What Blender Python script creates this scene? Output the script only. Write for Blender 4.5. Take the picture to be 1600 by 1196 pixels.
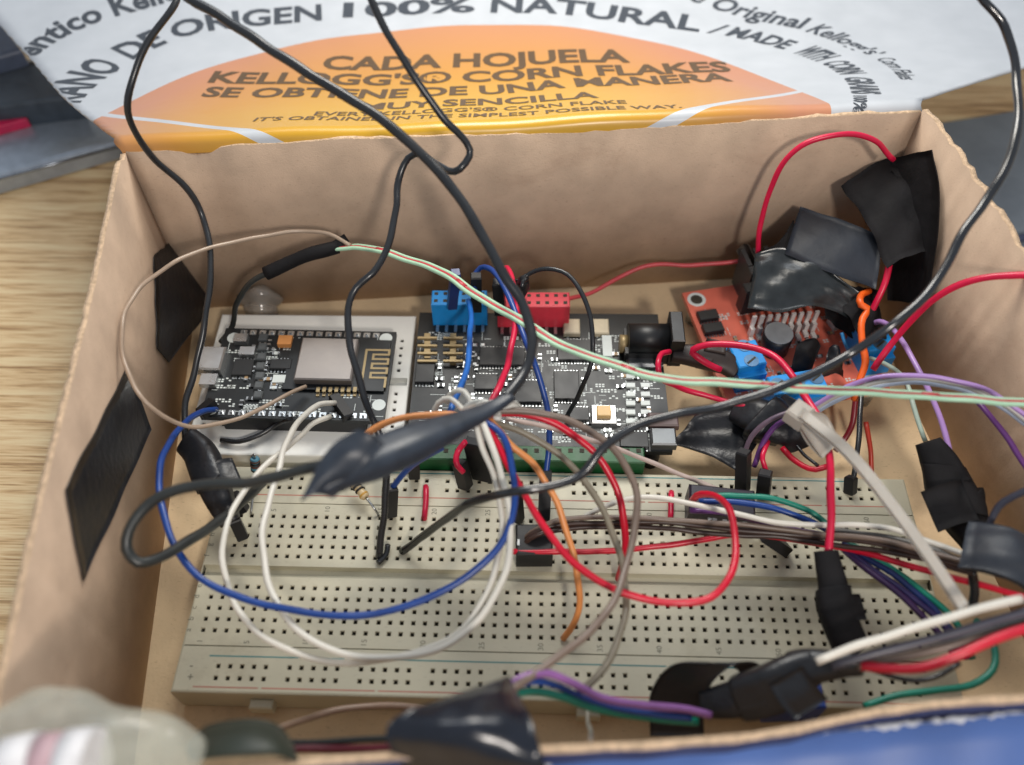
import bpy, bmesh, math, random
from mathutils import Vector, Matrix
random.seed(7)
for o in list(bpy.data.objects): bpy.data.objects.remove(o)
sc = bpy.context.scene
K = 0.1                      # scene unit = 1 cm; everything below is written in millimetres
ZT = 11.0                    # breadboard top (z=0 mm) stands 11 mm above the table

# ------------------------------------------------------------------ camera
CF = 1380.08
CC = Vector((-8.536, -82.487, 186.655))
CR = Matrix(((0.99965956, -0.0170814, 0.01972289), (0.02543558, 0.80642586, -0.59078791), (-0.00581357, 0.59108845, 0.80658580)))
cd = bpy.data.cameras.new('camera'); cam = bpy.data.objects.new('camera', cd); sc.collection.objects.link(cam)
cam.matrix_world = Matrix.Translation((CC.x*K, CC.y*K, (CC.z+ZT)*K)) @ CR.to_4x4()
cd.sensor_width = 36; cd.sensor_fit = 'HORIZONTAL'; cd.lens = CF/1600*36
cd.clip_start = 0.5; cd.clip_end = 2000
cd.dof.use_dof = True; cd.dof.focus_distance = 21.5; cd.dof.aperture_fstop = 0.092
sc.camera = cam
# ------------------------------------------------------------------ world, lamps, exposure
w = bpy.data.worlds.new('World'); sc.world = w; w.use_nodes = True
w.node_tree.nodes['Background'].inputs[0].default_value = (0.80, 0.88, 1.0, 1)
w.node_tree.nodes['Background'].inputs[1].default_value = 0.47
def lamp(name, loc, aim, size, power, col, sy=None):
    l = bpy.data.lights.new(name, 'AREA'); l.energy = power; l.color = col; l.size = size*K
    if sy: l.shape = 'RECTANGLE'; l.size_y = sy*K
    o = bpy.data.objects.new(name, l); sc.collection.objects.link(o)
    p = Vector((loc[0]*K, loc[1]*K, (loc[2]+ZT)*K)); a = Vector((aim[0]*K, aim[1]*K, (aim[2]+ZT)*K))
    o.location = p; o.rotation_euler = (a-p).to_track_quat('-Z', 'Y').to_euler()
lamp('ceiling_lamp', (-5, 180, 205), (0, 70, 0), 90, 4000, (1.0, 0.94, 0.84))
lamp('side_lamp', (95, -280, 330), (-10, 95, 10), 40, 9500, (1.0, 0.92, 0.84))
lamp('ceiling_panel', (-20, 430, 480), (0, 60, 0), 420, 10000, (0.86, 0.93, 1.0), 150)
sc.view_settings.view_transform = 'Standard'; sc.view_settings.look = 'None'
sc.view_settings.gamma = 1; sc.view_settings.use_curve_mapping = False; sc.view_settings.exposure = 0.0
sc.render.engine = 'CYCLES'; sc.cycles.max_bounces = 8; sc.cycles.use_denoising = True

# ------------------------------------------------------------------ helpers
def ray(px, py): return CR @ Vector(((px-800)/CF, -(py-598)/CF, -1.0))
def P(px, py, z):
    d = ray(px, py); return CC + d*((z-CC.z)/d.z)
def PP(px, py, pt, nrm):
    d = ray(px, py); pt = Vector(pt); nrm = Vector(nrm); return CC + d*((pt-CC).dot(nrm)/d.dot(nrm))
def W(p): return Vector((p[0]*K, p[1]*K, (p[2]+ZT)*K))
def hx(s):
    s = s.lstrip('#'); r = []
    for i in (0, 2, 4):
        v = int(s[i:i+2], 16)/255; r.append(v/12.92 if v <= 0.04045 else ((v+0.055)/1.055)**2.4)
    return (*r, 1)
MATS = {}
def mat(name, col, rough=0.5, metal=0.0, var=0.12, scale=3.0, bump=0.0, bscale=8.0, spec=0.5, trans=0.0, coat=0.0, sss=0.0, alpha=1.0):
    if name in MATS: return MATS[name]
    m = bpy.data.materials.new(name); m.use_nodes = True; nt = m.node_tree; N = nt.nodes; L = nt.links
    b = N['Principled BSDF']; c = hx(col) if isinstance(col, str) else col
    tc = N.new('ShaderNodeTexCoord'); nz = N.new('ShaderNodeTexNoise'); nz.inputs['Scale'].default_value = scale; nz.inputs['Detail'].default_value = 5
    L.new(tc.outputs['Object'], nz.inputs['Vector'])
    rm = N.new('ShaderNodeValToRGB')
    rm.color_ramp.elements[0].position = 0.3; rm.color_ramp.elements[1].position = 0.72
    rm.color_ramp.elements[0].color = (*[x*(1-var) for x in c[:3]], 1); rm.color_ramp.elements[1].color = (*[min(1, x*(1+var)) for x in c[:3]], 1)
    L.new(nz.outputs['Fac'], rm.inputs['Fac']); L.new(rm.outputs['Color'], b.inputs['Base Color'])
    mr = N.new('ShaderNodeMapRange'); mr.inputs['To Min'].default_value = max(0.02, rough*0.8); mr.inputs['To Max'].default_value = min(1, rough*1.25)
    L.new(nz.outputs['Fac'], mr.inputs['Value']); L.new(mr.outputs['Result'], b.inputs['Roughness'])
    b.inputs['Metallic'].default_value = metal; b.inputs['Specular IOR Level'].default_value = spec
    b.inputs['Transmission Weight'].default_value = trans; b.inputs['Coat Weight'].default_value = coat
    b.inputs['Subsurface Weight'].default_value = sss; b.inputs['Alpha'].default_value = alpha
    if sss: b.inputs['Subsurface Radius'].default_value = (0.1, 0.08, 0.06)
    if bump:
        n2 = N.new('ShaderNodeTexNoise'); n2.inputs['Scale'].default_value = bscale; n2.inputs['Detail'].default_value = 4
        L.new(tc.outputs['Object'], n2.inputs['Vector'])
        bp = N.new('ShaderNodeBump'); bp.inputs['Strength'].default_value = bump; bp.inputs['Distance'].default_value = 0.05
        L.new(n2.outputs['Fac'], bp.inputs['Height']); L.new(bp.outputs['Normal'], b.inputs['Normal'])
    MATS[name] = m; return m

def fibres(m, stain='#8f7460', amt=0.35, sc_=0.35, dark='#6f5a48'):
    # real marks on the surface: fine fibre flecks and soft-edged stains with a shape of their own
    N = m.node_tree.nodes; L = m.node_tree.links; b = N['Principled BSDF']; src = b.inputs['Base Color'].links[0].from_socket
    tc = N.new('ShaderNodeTexCoord')
    n1 = N.new('ShaderNodeTexNoise'); n1.inputs['Scale'].default_value = sc_; n1.inputs['Detail'].default_value = 8; n1.inputs['Roughness'].default_value = 0.65; n1.inputs['Distortion'].default_value = 0.6
    L.new(tc.outputs['Object'], n1.inputs['Vector']); r1 = N.new('ShaderNodeValToRGB'); r1.color_ramp.elements[0].position = 0.55; r1.color_ramp.elements[1].position = 0.7
    r1.color_ramp.elements[1].color = (amt, amt, amt, 1); L.new(n1.outputs['Fac'], r1.inputs[0])
    m1 = N.new('ShaderNodeMix'); m1.data_type = 'RGBA'; L.new(r1.outputs[0], m1.inputs[0]); L.new(src, m1.inputs[6]); m1.inputs[7].default_value = hx(stain)
    mp = N.new('ShaderNodeMapping'); mp.inputs['Scale'].default_value = (9, 26, 26); mp.inputs['Rotation'].default_value = (0.3, 0.2, 0.5); L.new(tc.outputs['Object'], mp.inputs[0])
    n2 = N.new('ShaderNodeTexNoise'); n2.inputs['Scale'].default_value = 1; n2.inputs['Detail'].default_value = 3; L.new(mp.outputs[0], n2.inputs['Vector'])
    r2 = N.new('ShaderNodeValToRGB'); r2.color_ramp.elements[0].position = 0.62; r2.color_ramp.elements[1].position = 0.74; r2.color_ramp.elements[1].color = (0.3, 0.3, 0.3, 1); L.new(n2.outputs['Fac'], r2.inputs[0])
    m2 = N.new('ShaderNodeMix'); m2.data_type = 'RGBA'; L.new(r2.outputs[0], m2.inputs[0]); L.new(m1.outputs[2], m2.inputs[6]); m2.inputs[7].default_value = hx(dark)
    L.new(m2.outputs[2], b.inputs['Base Color'])

class MB:
    def __init__(s): s.v = []; s.f = []; s.m = []; s.sm = []; s.uv = None
    def add(s, v, f, m=0, smooth=False):
        o = len(s.v); s.v += [tuple(p) for p in v]
        for q in f: s.f.append([i+o for i in q]); s.m.append(m); s.sm.append(smooth)
        return s
    def box(s, c, d, ang=0, m=0, bev=0.0, tilt=None):
        # c = centre of the base, d = sizes in mm; bev chamfers the top rim
        x, y, h = d[0]/2, d[1]/2, d[2]; R = Matrix.Rotation(ang, 3, 'Z')
        if tilt: R = R @ Matrix.Rotation(tilt[1], 3, tilt[0])
        lv = []
        rings = [(0, 0)] + ([(0, h-bev), (bev, h)] if bev else [(0, h)])
        for i, z in rings:
            lv += [(-x+i, -y+i, z), (x-i, -y+i, z), (x-i, y-i, z), (-x+i, y-i, z)]
        fs = [(3, 2, 1, 0)]
        for k in range(len(rings)-1):
            a = 4*k
            fs += [(a+j, a+(j+1) % 4, a+4+(j+1) % 4, a+4+j) for j in range(4)]
        t = 4*(len(rings)-1); fs.append((t, t+1, t+2, t+3))
        return s.add([Vector(c)+R@Vector(p) for p in lv], fs, m)
    def tube(s, pts, r, n=10, m=0, cap=True, flat=1.0):
        # pts: Vectors in mm; r: radius or list of radii
        N = len(pts); rr = r if isinstance(r, (list, tuple)) else [r]*N
        tan = [(pts[min(i+1, N-1)]-pts[max(i-1, 0)]).normalized() for i in range(N)]
        up = Vector((0, 0, 1))
        if abs(tan[0].z) > 0.9: up = Vector((0, 1, 0))
        nrm = (up - tan[0]*up.dot(tan[0])).normalized(); v = []
        for i in range(N):
            nrm = (nrm - tan[i]*nrm.dot(tan[i])).normalized(); bi = tan[i].cross(nrm)
            for k in range(n):
                a = 2*math.pi*k/n; v.append(pts[i]+nrm*(math.cos(a)*rr[i]*flat)+bi*(math.sin(a)*rr[i]))
        f = [(i*n+k, i*n+(k+1) % n, (i+1)*n+(k+1) % n, (i+1)*n+k) for i in range(N-1) for k in range(n)]
        s.add(v, f, m, True)
        if cap:
            o = len(s.v)-N*n; s.f.append([o+k for k in range(n)][::-1]); s.m.append(m); s.sm.append(False)
            s.f.append([o+(N-1)*n+k for k in range(n)]); s.m.append(m); s.sm.append(False)
        return s
    def cyl(s, a, b, r, n=20, m=0, r2=None):
        return s.tube([Vector(a), Vector(b)], [r, r if r2 is None else r2], n, m)
    def sheet(s, A, B, th=0.2, n=16, m=8, mi=0, wob=0.0, sag=0.0):
        # a thin strip between two edge curves A and B (lists of Vectors), th mm thick
        A = smooth(A, n); B = smooth(B, n); ph = random.random()*9
        g = []
        for i in range(n+1):
            row = []
            for j in range(m+1):
                t = j/m; p = A[i].lerp(B[i], t)
                if sag: p = p+Vector((0, 0, sag*4*t*(1-t)))
                if wob: p = p+Vector((0, 0, wob*(math.sin(i*0.9+j*0.7+ph)+0.6*math.sin(j*1.7-i*0.5+ph*2))))
                row.append(p)
            g.append(row)
        def nr(i, j):
            a = g[min(i+1, n)][j]-g[max(i-1, 0)][j]; b = g[i][min(j+1, m)]-g[i][max(j-1, 0)]
            c = a.cross(b); return c.normalized() if c.length > 1e-9 else Vector((0, 0, 1))
        top = [g[i][j]+nr(i, j)*th/2 for i in range(n+1) for j in range(m+1)]
        bot = [g[i][j]-nr(i, j)*th/2 for i in range(n+1) for j in range(m+1)]
        q = m+1; M = len(top); f = []
        for i in range(n):
            for j in range(m):
                a = i*q+j; f.append((a, a+q, a+q+1, a+1)); f.append((M+a, M+a+1, M+a+q+1, M+a+q))
        rim = [i*q for i in range(n+1)]+[n*q+j for j in range(1, m+1)]+[i*q+m for i in range(n-1, -1, -1)]+[j for j in range(m-1, 0, -1)]
        for k in range(len(rim)):
            a, b = rim[k], rim[(k+1) % len(rim)]; f.append((a, b, M+b, M+a))
        s.add(top+bot, f, mi, True); return s
    def poly(s, pts, off, m=0):
        n = len(pts); off = Vector(off)
        v = [Vector(p) for p in pts]+[Vector(p)+off for p in pts]
        f = [list(range(n))[::-1], [n+i for i in range(n)]]+[(i, (i+1) % n, n+(i+1) % n, n+i) for i in range(n)]
        return s.add(v, f, m)

def smooth(pts, n):
    # Catmull-Rom through pts, n equal parameter steps by chord length
    pts = [Vector(p) for p in pts]
    if len(pts) == 2: return [pts[0].lerp(pts[1], i/n) for i in range(n+1)]
    d = [0]
    for a, b in zip(pts, pts[1:]): d.append(d[-1]+max((b-a).length, 1e-6))
    out = []
    for i in range(n+1):
        t = d[-1]*i/n; k = 0
        while k < len(d)-2 and t > d[k+1]: k += 1
        u = (t-d[k])/(d[k+1]-d[k]); p1, p2 = pts[k], pts[k+1]; h = d[k+1]-d[k]
        def tg(j):
            if j == 0: return (pts[1]-pts[0])/(d[1]-d[0])
            if j == len(pts)-1: return (pts[-1]-pts[-2])/(d[-1]-d[-2])
            return (pts[j+1]-pts[j-1])/(d[j+1]-d[j-1])
        m1, m2 = tg(k)*h, tg(k+1)*h
        out.append(p1*(2*u**3-3*u*u+1)+m1*(u**3-2*u*u+u)+p2*(-2*u**3+3*u*u)+m2*(u**3-u*u))
    return out

ORG = {}
def build(name, mb, mats, parent=None, label=None, cat=None, group=None, kind=None):
    if not isinstance(mats, (list, tuple)): mats = [mats]
    vs = [W(p) for p in mb.v]
    if parent is not None: org = ORG[parent]
    else:
        xs = [v.x for v in vs]; ys = [v.y for v in vs]; zs = [v.z for v in vs]
        org = Vector(((min(xs)+max(xs))/2, (min(ys)+max(ys))/2, min(zs)))
    me = bpy.data.meshes.new(name); me.from_pydata([v-org for v in vs], [], mb.f)
    for m in mats: me.materials.append(m)
    me.polygons.foreach_set('material_index', mb.m); me.polygons.foreach_set('use_smooth', mb.sm)
    if mb.uv:
        ul = me.uv_layers.new(name='UVMap')
        for lp in me.loops: ul.data[lp.index].uv = mb.uv[lp.vertex_index]
    me.update()
    o = bpy.data.objects.new(name, me); sc.collection.objects.link(o)
    if parent is not None: o.parent = parent
    else: o.location = org
    ORG[o] = org
    tag(o, label, cat, group, kind); return o
def tag(o, label=None, cat=None, group=None, kind=None):
    if label: o['label'] = label
    if cat: o['category'] = cat
    if group: o['group'] = group
    if kind: o['kind'] = kind
def thing(name, p, label, cat, group=None):
    o = bpy.data.objects.new(name, None); sc.collection.objects.link(o); o.empty_display_size = 0.2
    o.location = W(p); ORG[o] = W(p); tag(o, label, cat, group); return o
def part(name, mats, parent, fn, label=None):
    mb = MB(); fn(mb); return build(name, mb, mats, parent, label)
def wpts(pts, step=1.6):
    q = [P(*p) if len(p) == 3 else Vector(p[:3]) for p in pts]
    L = sum((b-a).length for a, b in zip(q, q[1:])); r = random.Random(int(abs(q[0].x*7+q[-1].y*13)*10)); a1, a2, p1, p2 = r.uniform(0.1, 0.3), r.uniform(0.04, 0.12), r.random()*6, r.random()*6
    o = smooth(q, max(8, int(L/step))); n = len(o)
    return [p+Vector((math.sin(i*0.33+p1)*a1+math.sin(i*0.9+p2)*a2, math.cos(i*0.29+p2)*a1, math.sin(i*0.41+p1*2)*a1+math.cos(i*1.0+p1)*a2))*min(1, i/4, (n-1-i)/4) for i, p in enumerate(o)]
def tubemesh(q, r, n=10, m=0):
    mb = MB(); ph = random.random()*10
    rr = [r*(1+0.035*math.sin(i*0.8+ph)) for i in range(len(q))]; mb.tube(q, rr, n, m); return mb
def wire(label, pts, d, m, cat='wire', name='jumper_wire', group=None):
    return build(name, tubemesh(wpts(pts), d/2*(0.93 if name == 'jumper_wire' else 1.0), 12), m, None, label, cat, group)

def text_obj(body, size, fnplace, bold=0.0):
    cu = bpy.data.curves.new('t', 'FONT'); cu.body = body; cu.size = size; cu.offset = bold; cu.resolution_u = 3
    o = bpy.data.objects.new('t', cu); sc.collection.objects.link(o)
    dg = bpy.context.evaluated_depsgraph_get(); me = bpy.data.meshes.new_from_object(o.evaluated_get(dg))
    bm = bmesh.new(); bm.from_mesh(me)
    bmesh.ops.subdivide_edges(bm, edges=[e for e in bm.edges if e.calc_length() > size*0.35], cuts=2)
    bmesh.ops.triangulate(bm, faces=bm.faces)
    vs = [v.co.copy() for v in bm.verts]; fs = [[v.index for v in f.verts] for f in bm.faces]; bm.free()
    bpy.data.objects.remove(o); bpy.data.curves.remove(cu); bpy.data.meshes.remove(me)
    mb = MB()
    if vs: mb.add([fnplace(v.x, v.y) for v in vs], fs)
    return mb, vs

# ------------------------------------------------------------------ materials
M_card = mat('kraft_card_inside', '#b8a08a', 0.85, var=0.14, scale=0.9, bump=0.18, bscale=24, spec=0.2)
M_edge = mat('torn_card_edge', '#d2b596', 0.95, var=0.25, scale=9, bump=0.8, bscale=30, spec=0.1)
M_blueprint = mat('blue_printed_card', '#3f66b4', 0.35, var=0.12, scale=0.6, spec=0.5)
M_blueshade = mat('shaded_blue_print', '#27315c', 0.5, var=0.2, scale=1.5)  # blue print darkened to stand for shade on the front wall's outside
M_white = mat('white_plastic', '#d9d8d0', 0.4, var=0.05)
M_bb = mat('shaded_aged_ivory', '#bdb8a2', 0.42, var=0.09, scale=0.55, bump=0.05); fibres(M_bb, '#857a5e', 0.35, 0.3, '#8a8470'); fibres(M_card)  # ivory base darkened to stand for the shaded box front; brownish stains are dirt
M_bbw = mat('fresh_white_plastic', '#e8e8e2', 0.42, var=0.05, scale=0.8)
M_hole = mat('dark_socket', '#3d382e', 0.8, var=0.3, scale=5)
M_tape = mat('black_vinyl_tape', '#1b1c20', 0.36, var=0.3, scale=2.2, bump=0.35, bscale=5, spec=0.5)
M_tapem = mat('matt_black_tape', '#19181a', 0.7, var=0.3, scale=2.0, bump=0.3, bscale=6, spec=0.2)
M_tapeblue = mat('blue_black_tape', '#1e242e', 0.5, var=0.2, scale=1.5, bump=0.2, bscale=4)
M_black = mat('black_plastic', '#121315', 0.4, var=0.2)
M_dupont = mat('black_connector_plastic', '#16171a', 0.45, var=0.2)
M_wblack = mat('black_wire_jacket', '#202225', 0.27, var=0.2, scale=1.5, spec=0.6)
M_wgreyblk = mat('dark_grey_wire_jacket', '#2c2f2e', 0.35, var=0.2, scale=1.5)
M_wred = mat('red_wire_jacket', '#c8102f', 0.3, var=0.1, scale=1.5)
M_wmag = mat('crimson_wire_jacket', '#cc1440', 0.32, var=0.08, scale=1.5)
M_wblue = mat('blue_wire_jacket', '#1a4088', 0.32, var=0.14, scale=1.5)
M_wwhite = mat('white_wire_jacket', '#d5d1c6', 0.35, var=0.05, scale=1.5)
M_wgrey = mat('light_grey_wire_jacket', '#b6b4ae', 0.35, var=0.06)
M_wthin = mat('thin_taupe_jacket', '#a5917e', 0.3, var=0.1)
M_wbrown = mat('taupe_brown_wire_jacket', '#75655a', 0.35, var=0.1)
M_wdkbrown = mat('dark_brown_wire_jacket', '#3c2a24', 0.35, var=0.15)
M_worange = mat('soft_orange_wire_jacket', '#dc8f52', 0.35, var=0.06)
M_worange2 = mat('vivid_orange_wire_jacket', '#e8601a', 0.4, var=0.1)
M_wpurple = mat('purple_wire_jacket', '#5f3372', 0.32, var=0.12)
M_wlav = mat('lavender_wire_jacket', '#a684bf', 0.3, var=0.06)
M_wgreen = mat('teal_wire_jacket', '#0f7a66', 0.35, var=0.12)
M_wmint = mat('mint_wire_jacket', '#a9cfb0', 0.35, var=0.06)
M_tie = mat('translucent_nylon', '#b3aca2', 0.35, var=0.05, sss=0.6)
M_pcb = mat('black_solder_mask', '#101518', 0.42, var=0.3, scale=3, spec=0.5)
M_pcbred = mat('red_solder_mask', '#dc705c', 0.35, var=0.12, scale=1.5)
M_silk = mat('white_silkscreen', '#cfd6d3', 0.6, var=0.05)
M_chip = mat('chip_package', '#1c1e20', 0.45, var=0.15)
M_metal = mat('tinned_metal', '#b9bcbd', 0.28, metal=0.9, var=0.1)
M_can = mat('shield_can_metal', '#9a938e', 0.45, metal=0.5, var=0.06)
M_gold = mat('gold_plated_pin', '#a08c66', 0.45, metal=0.4, var=0.1)
M_cblue = mat('bright_blue_plastic', '#1b8bd6', 0.4, var=0.08)
M_cred = mat('red_header_plastic', '#d8394a', 0.42, var=0.08)
M_cgreen = mat('green_header_plastic', '#1a552d', 0.45, var=0.1)
M_orangec = mat('orange_component', '#cb8a4e', 0.45, var=0.1)
M_cap = mat('ceramic_tan', '#a58a68', 0.5, var=0.1)
M_glue = mat('hot_glue', '#d9d4cb', 0.15, var=0.05, trans=0.75)
M_clear = mat('clear_plastic_film', '#d9dccd', 0.2, var=0.15, trans=0.3, bump=0.15, bscale=1, alpha=0.42)
M_ink = mat('faded_print', '#6f6d60', 0.7, var=0.1)
M_redline = mat('faded_red_line', '#b07464', 0.6, var=0.1)
M_blueline = mat('teal_line', '#3f7f80', 0.6, var=0.1)

# ------------------------------------------------------------------ table (setting)
def wood():
    m = bpy.data.materials.new('light_oak_laminate'); m.use_nodes = True; N = m.node_tree.nodes; L = m.node_tree.links; b = N['Principled BSDF']
    tc = N.new('ShaderNodeTexCoord'); mp = N.new('ShaderNodeMapping'); mp.inputs['Scale'].default_value = (0.16, 2.6, 1); mp.inputs['Rotation'].default_value = (0, 0, 0.02)
    L.new(tc.outputs['Object'], mp.inputs['Vector'])
    n1 = N.new('ShaderNodeTexNoise'); n1.inputs['Scale'].default_value = 1.6; n1.inputs['Detail'].default_value = 7; n1.inputs['Distortion'].default_value = 0.5
    L.new(mp.outputs[0], n1.inputs['Vector'])
    mp2 = N.new('ShaderNodeMapping'); mp2.inputs['Scale'].default_value = (0.7, 16, 1); L.new(tc.outputs['Object'], mp2.inputs['Vector'])
    n2 = N.new('ShaderNodeTexNoise'); n2.inputs['Scale'].default_value = 1.5; n2.inputs['Detail'].default_value = 4; L.new(mp2.outputs[0], n2.inputs['Vector'])
    mx = N.new('ShaderNodeMix'); mx.data_type = 'FLOAT'; mx.inputs[0].default_value = 0.42
    L.new(n1.outputs['Fac'], mx.inputs[2]); L.new(n2.outputs['Fac'], mx.inputs[3])
    r = N.new('ShaderNodeValToRGB'); e = r.color_ramp.elements
    e[0].position = 0.36; e[0].color = hx('#9c784f'); e[1].position = 0.6; e[1].color = hx('#ead0a0')
    e.new(0.45).color = hx('#cfab7a'); e.new(0.51).color = hx('#e0c090')
    L.new(mx.outputs[0], r.inputs[0]); L.new(r.outputs[0], b.inputs['Base Color']); b.inputs['Roughness'].default_value = 0.42
    bp = N.new('ShaderNodeBump'); bp.inputs['Strength'].default_value = 0.15; L.new(mx.outputs[0], bp.inputs['Height']); L.new(bp.outputs[0], b.inputs['Normal'])
    return m
mb = MB(); mb.box((0, 150, -14), (2400, 1800, 3)); build('table', mb, wood(), kind='structure')

# ------------------------------------------------------------------ cardboard box
BL = Vector((-107.4, 86.7, 0)); BR = Vector((88.3, 105.1, 0)); FR = Vector((108.8, -37.0, 0)); FL = Vector((-89.0, -48.5, 0))
ZF, ZR = -10.2, 48.0
box = thing('cardboard_box', (0, 30, -11), 'open shallow cardboard box cut from a cereal carton, holding the wired circuit boards', 'box')
TH = 1.3
def wallmb(a, b, outn, z0, z1, jit=0.35, steps=60, mi=0, topdrop=None, wav=0.0, path=None):
    # a wall with an uneven torn top rim; slot 0 = inside, 1 = rim, 2 = outside
    mb = MB(); rnd = random.Random(int(a.x*10)+5); v = []
    pth = smooth(path, steps) if path else None
    for i in range(steps+1):
        t = i/steps; p = pth[i] if path else a.lerp(b, t); z = z1+rnd.uniform(-jit, jit)+0.6*math.sin(t*9+a.x)+(topdrop(t) if topdrop else 0)
        bow = outn*(wav*math.sin(t*math.pi)); q = p+outn*(TH+rnd.uniform(-0.12, 0.12))
        v += [Vector((p.x, p.y, z0)), Vector((p.x, p.y, z))+bow, Vector((q.x, q.y, z+rnd.uniform(-0.2, 0.2)))+bow, Vector((q.x, q.y, z0))]
    for i in range(steps):
        o = i*4
        mb.add([], [])
    mb.v = [tuple(p) for p in v]
    for i in range(steps):
        o = i*4
        for k, mm in ((0, 0), (1, 1), (2, 2)):
            mb.f.append([o+k, o+4+k, o+5+k, o+1+k]); mb.m.append(mm); mb.sm.append(True)
        mb.f.append([o+3, o+7, o+4, o]); mb.m.append(2); mb.sm.append(False)
    mb.f.append([0, 1, 2, 3]); mb.m.append(1); mb.sm.append(False)
    e = steps*4; mb.f.append([e+3, e+2, e+1, e]); mb.m.append(1); mb.sm.append(False)
    return mb
nL = Vector((-(BL-FL).y, (BL-FL).x, 0)).normalized(); nR = Vector(((BR-FR).y, -(BR-FR).x, 0)).normalized()
nB = Vector((-(BR-BL).y, (BR-BL).x, 0)).normalized(); nF = Vector(((FR-FL).y, -(FR-FL).x, 0)).normalized()
wm = [M_card, M_edge, M_blueprint]
build('left_wall', wallmb(FL, BL, nL, ZF, ZR, jit=0.18, topdrop=lambda t: -1.5*(t > 0.97)), wm, box)
build('right_wall', wallmb(BR, FR, nR, ZF, ZR+1, jit=0.7, wav=2.0), wm, box)
build('back_wall', wallmb(BL, BR, nB, ZF, ZR-0.6, jit=0.25, topdrop=lambda t: -2.2*math.exp(-((t-0.09)/0.02)**2)), wm, box)
FW = [FR]+[Vector((*P(x, y, 46.5).xy, 0)) for x, y in ((1600, 1084), (1400, 1100), (1200, 1140), (1020, 1157), (840, 1166), (620, 1176), (430, 1188))]+[Vector((*P(100, 1205, 46.5).xy, 0)), FL+Vector((0, -3, 0))]
build('front_wall', wallmb(FR, FL, nF, ZF, ZR-1.5, jit=0.3, path=FW), [M_card, M_edge, M_blueshade], box)
mb = MB(); mb.poly([FL+Vector((0, 0, -11)), FR+Vector((0, 0, -11)), BR+Vector((0, 0, -11)), BL+Vector((0, 0, -11))], (0, 0, 0.9)); 
M_floor = mat('lit_kraft_floor', '#d8bf9a', 0.85, var=0.1, scale=0.7, bump=0.2, bscale=12, spec=0.2); fibres(M_floor)  # lighter than the wall card: light on the floor put into its colour
build('bottom', mb, M_floor, box)
# folded-down front flap, glossy blue print, with a torn white edge
fa = [P(700, 1222, 38), P(850, 1197, 40), P(930, 1184, 41), P(1010, 1176, 41), P(1200, 1156, 41), P(1400, 1134, 42), P(1620, 1113, 43), P(1800, 1100, 43)]
fb = [p+Vector((2, -30, -14)) for p in fa]
mb = MB(); mb.sheet(fa, fb, 0.6, 60, 8, wob=0.15)
ff = build('front_flap', mb, mat('pale_blue_gloss_print', '#4c6aa8', 0.45, var=0.18, scale=0.35, spec=0.5), box)
mb = MB(); rnd = random.Random(3); q = smooth(fa, 120)
mb.tube([p+Vector((0, 0.2*rnd.uniform(-1, 1), 0.25*rnd.uniform(-1, 1))) for p in q], [0.28+0.5*abs(math.sin(i*0.31)*math.sin(i*0.083+1))*rnd.random() for i in range(121)], 6)
build('torn_edge', mb, mat('torn_white_paper', '#cfd0d4', 0.9, var=0.1), ff)

# lid: printed panel folded back from the rear wall; profile = angle against arc length
Hd = (BR-BL).normalized(); Hn = Vector((-Hd.y, Hd.x, 0)); HL = (BR-BL).length; H0 = Vector((BL.x, BL.y, ZR-2.0))
PROF = [(0, 0.0)]; _d, _z = 0.0, 0.0; prof = [(0.0, 0.0, 0.0)]
def ang(s):
    kp = [(0, 72), (2.2, 60), (4.2, 10), (6.5, -26), (18, -24), (32, -18), (46, -12), (64, -7), (90, 2), (140, 14), (200, 24)]
    for (a, x), (b, y) in zip(kp, kp[1:]):
        if s <= b: return math.radians(x+(y-x)*(s-a)/(b-a))
    return math.radians(24)
s_ = 0.0
while s_ < 170:
    st = 0.5 if s_ < 10 else 2.0
    a = ang(s_+st/2); _d += math.cos(a)*st; _z += math.sin(a)*st; s_ += st; prof.append((s_, _d, _z))
def lid(t, s, off=0.0):
    for (s0, d0, z0), (s1, d1, z1) in zip(prof, prof[1:]):
        if s <= s1 or s1 == prof[-1][0]:
            u = (s-s0)/(s1-s0); d = d0+(d1-d0)*u; z = z0+(z1-z0)*u; l = s1-s0
            return H0+Hd*t+Hn*(d-off*(z1-z0)/l)+Vector((0, 0, z+off*(d1-d0)/l+0.35*math.sin(t*0.06+s*0.02)+0.2*math.sin(t*0.17+1)))
def px2lid(px, py):
    r = ray(px, py); cd_ = (CC-H0).dot(Hn); cz = CC.z-H0.z; rd = r.dot(Hn); rz = r.z; best = None
    for (s0, d0, z0), (s1, d1, z1) in zip(prof, prof[1:]):
        # cd+k*rd = d0+u*(d1-d0); cz+k*rz = z0+u*(z1-z0)
        A = rd; B = -(d1-d0); C = rz; D = -(z1-z0); det = A*D-B*C
        if abs(det) < 1e-9: continue
        e, f = d0-cd_, z0-cz; k = (e*D-B*f)/det; u = (A*f-C*e)/det
        if -0.001 <= u <= 1.001 and k > 0 and (best is None or k < best[0]): best = (k, s0+u*(s1-s0))
    if best is None: return None
    k, s = best; return ((CC+r*k-H0).dot(Hd), s)
def edge_t(pxs):
    q = [px2lid(*p) for p in pxs]
    return sorted([(s, t) for t, s in q])
LE = edge_t([(146, 188), (94, 146), (46, 88), (0, 38)]); RE = edge_t([(1480, 140), (1600, 105)])
LE = [(0, -1.0), (6, -3.0)]+LE; RE = [(0, HL+0.0), (6, HL+1)]+RE
def interp(E, s):
    for (a, x), (b, y) in zip(E, E[1:]):
        if s <= b: return x+(y-x)*(s-a)/max(b-a, 1e-6)
    (a, x), (b, y) = E[-2], E[-1]; return y+(s-b)*(y-x)/max(b-a, 1e-6)
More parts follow.
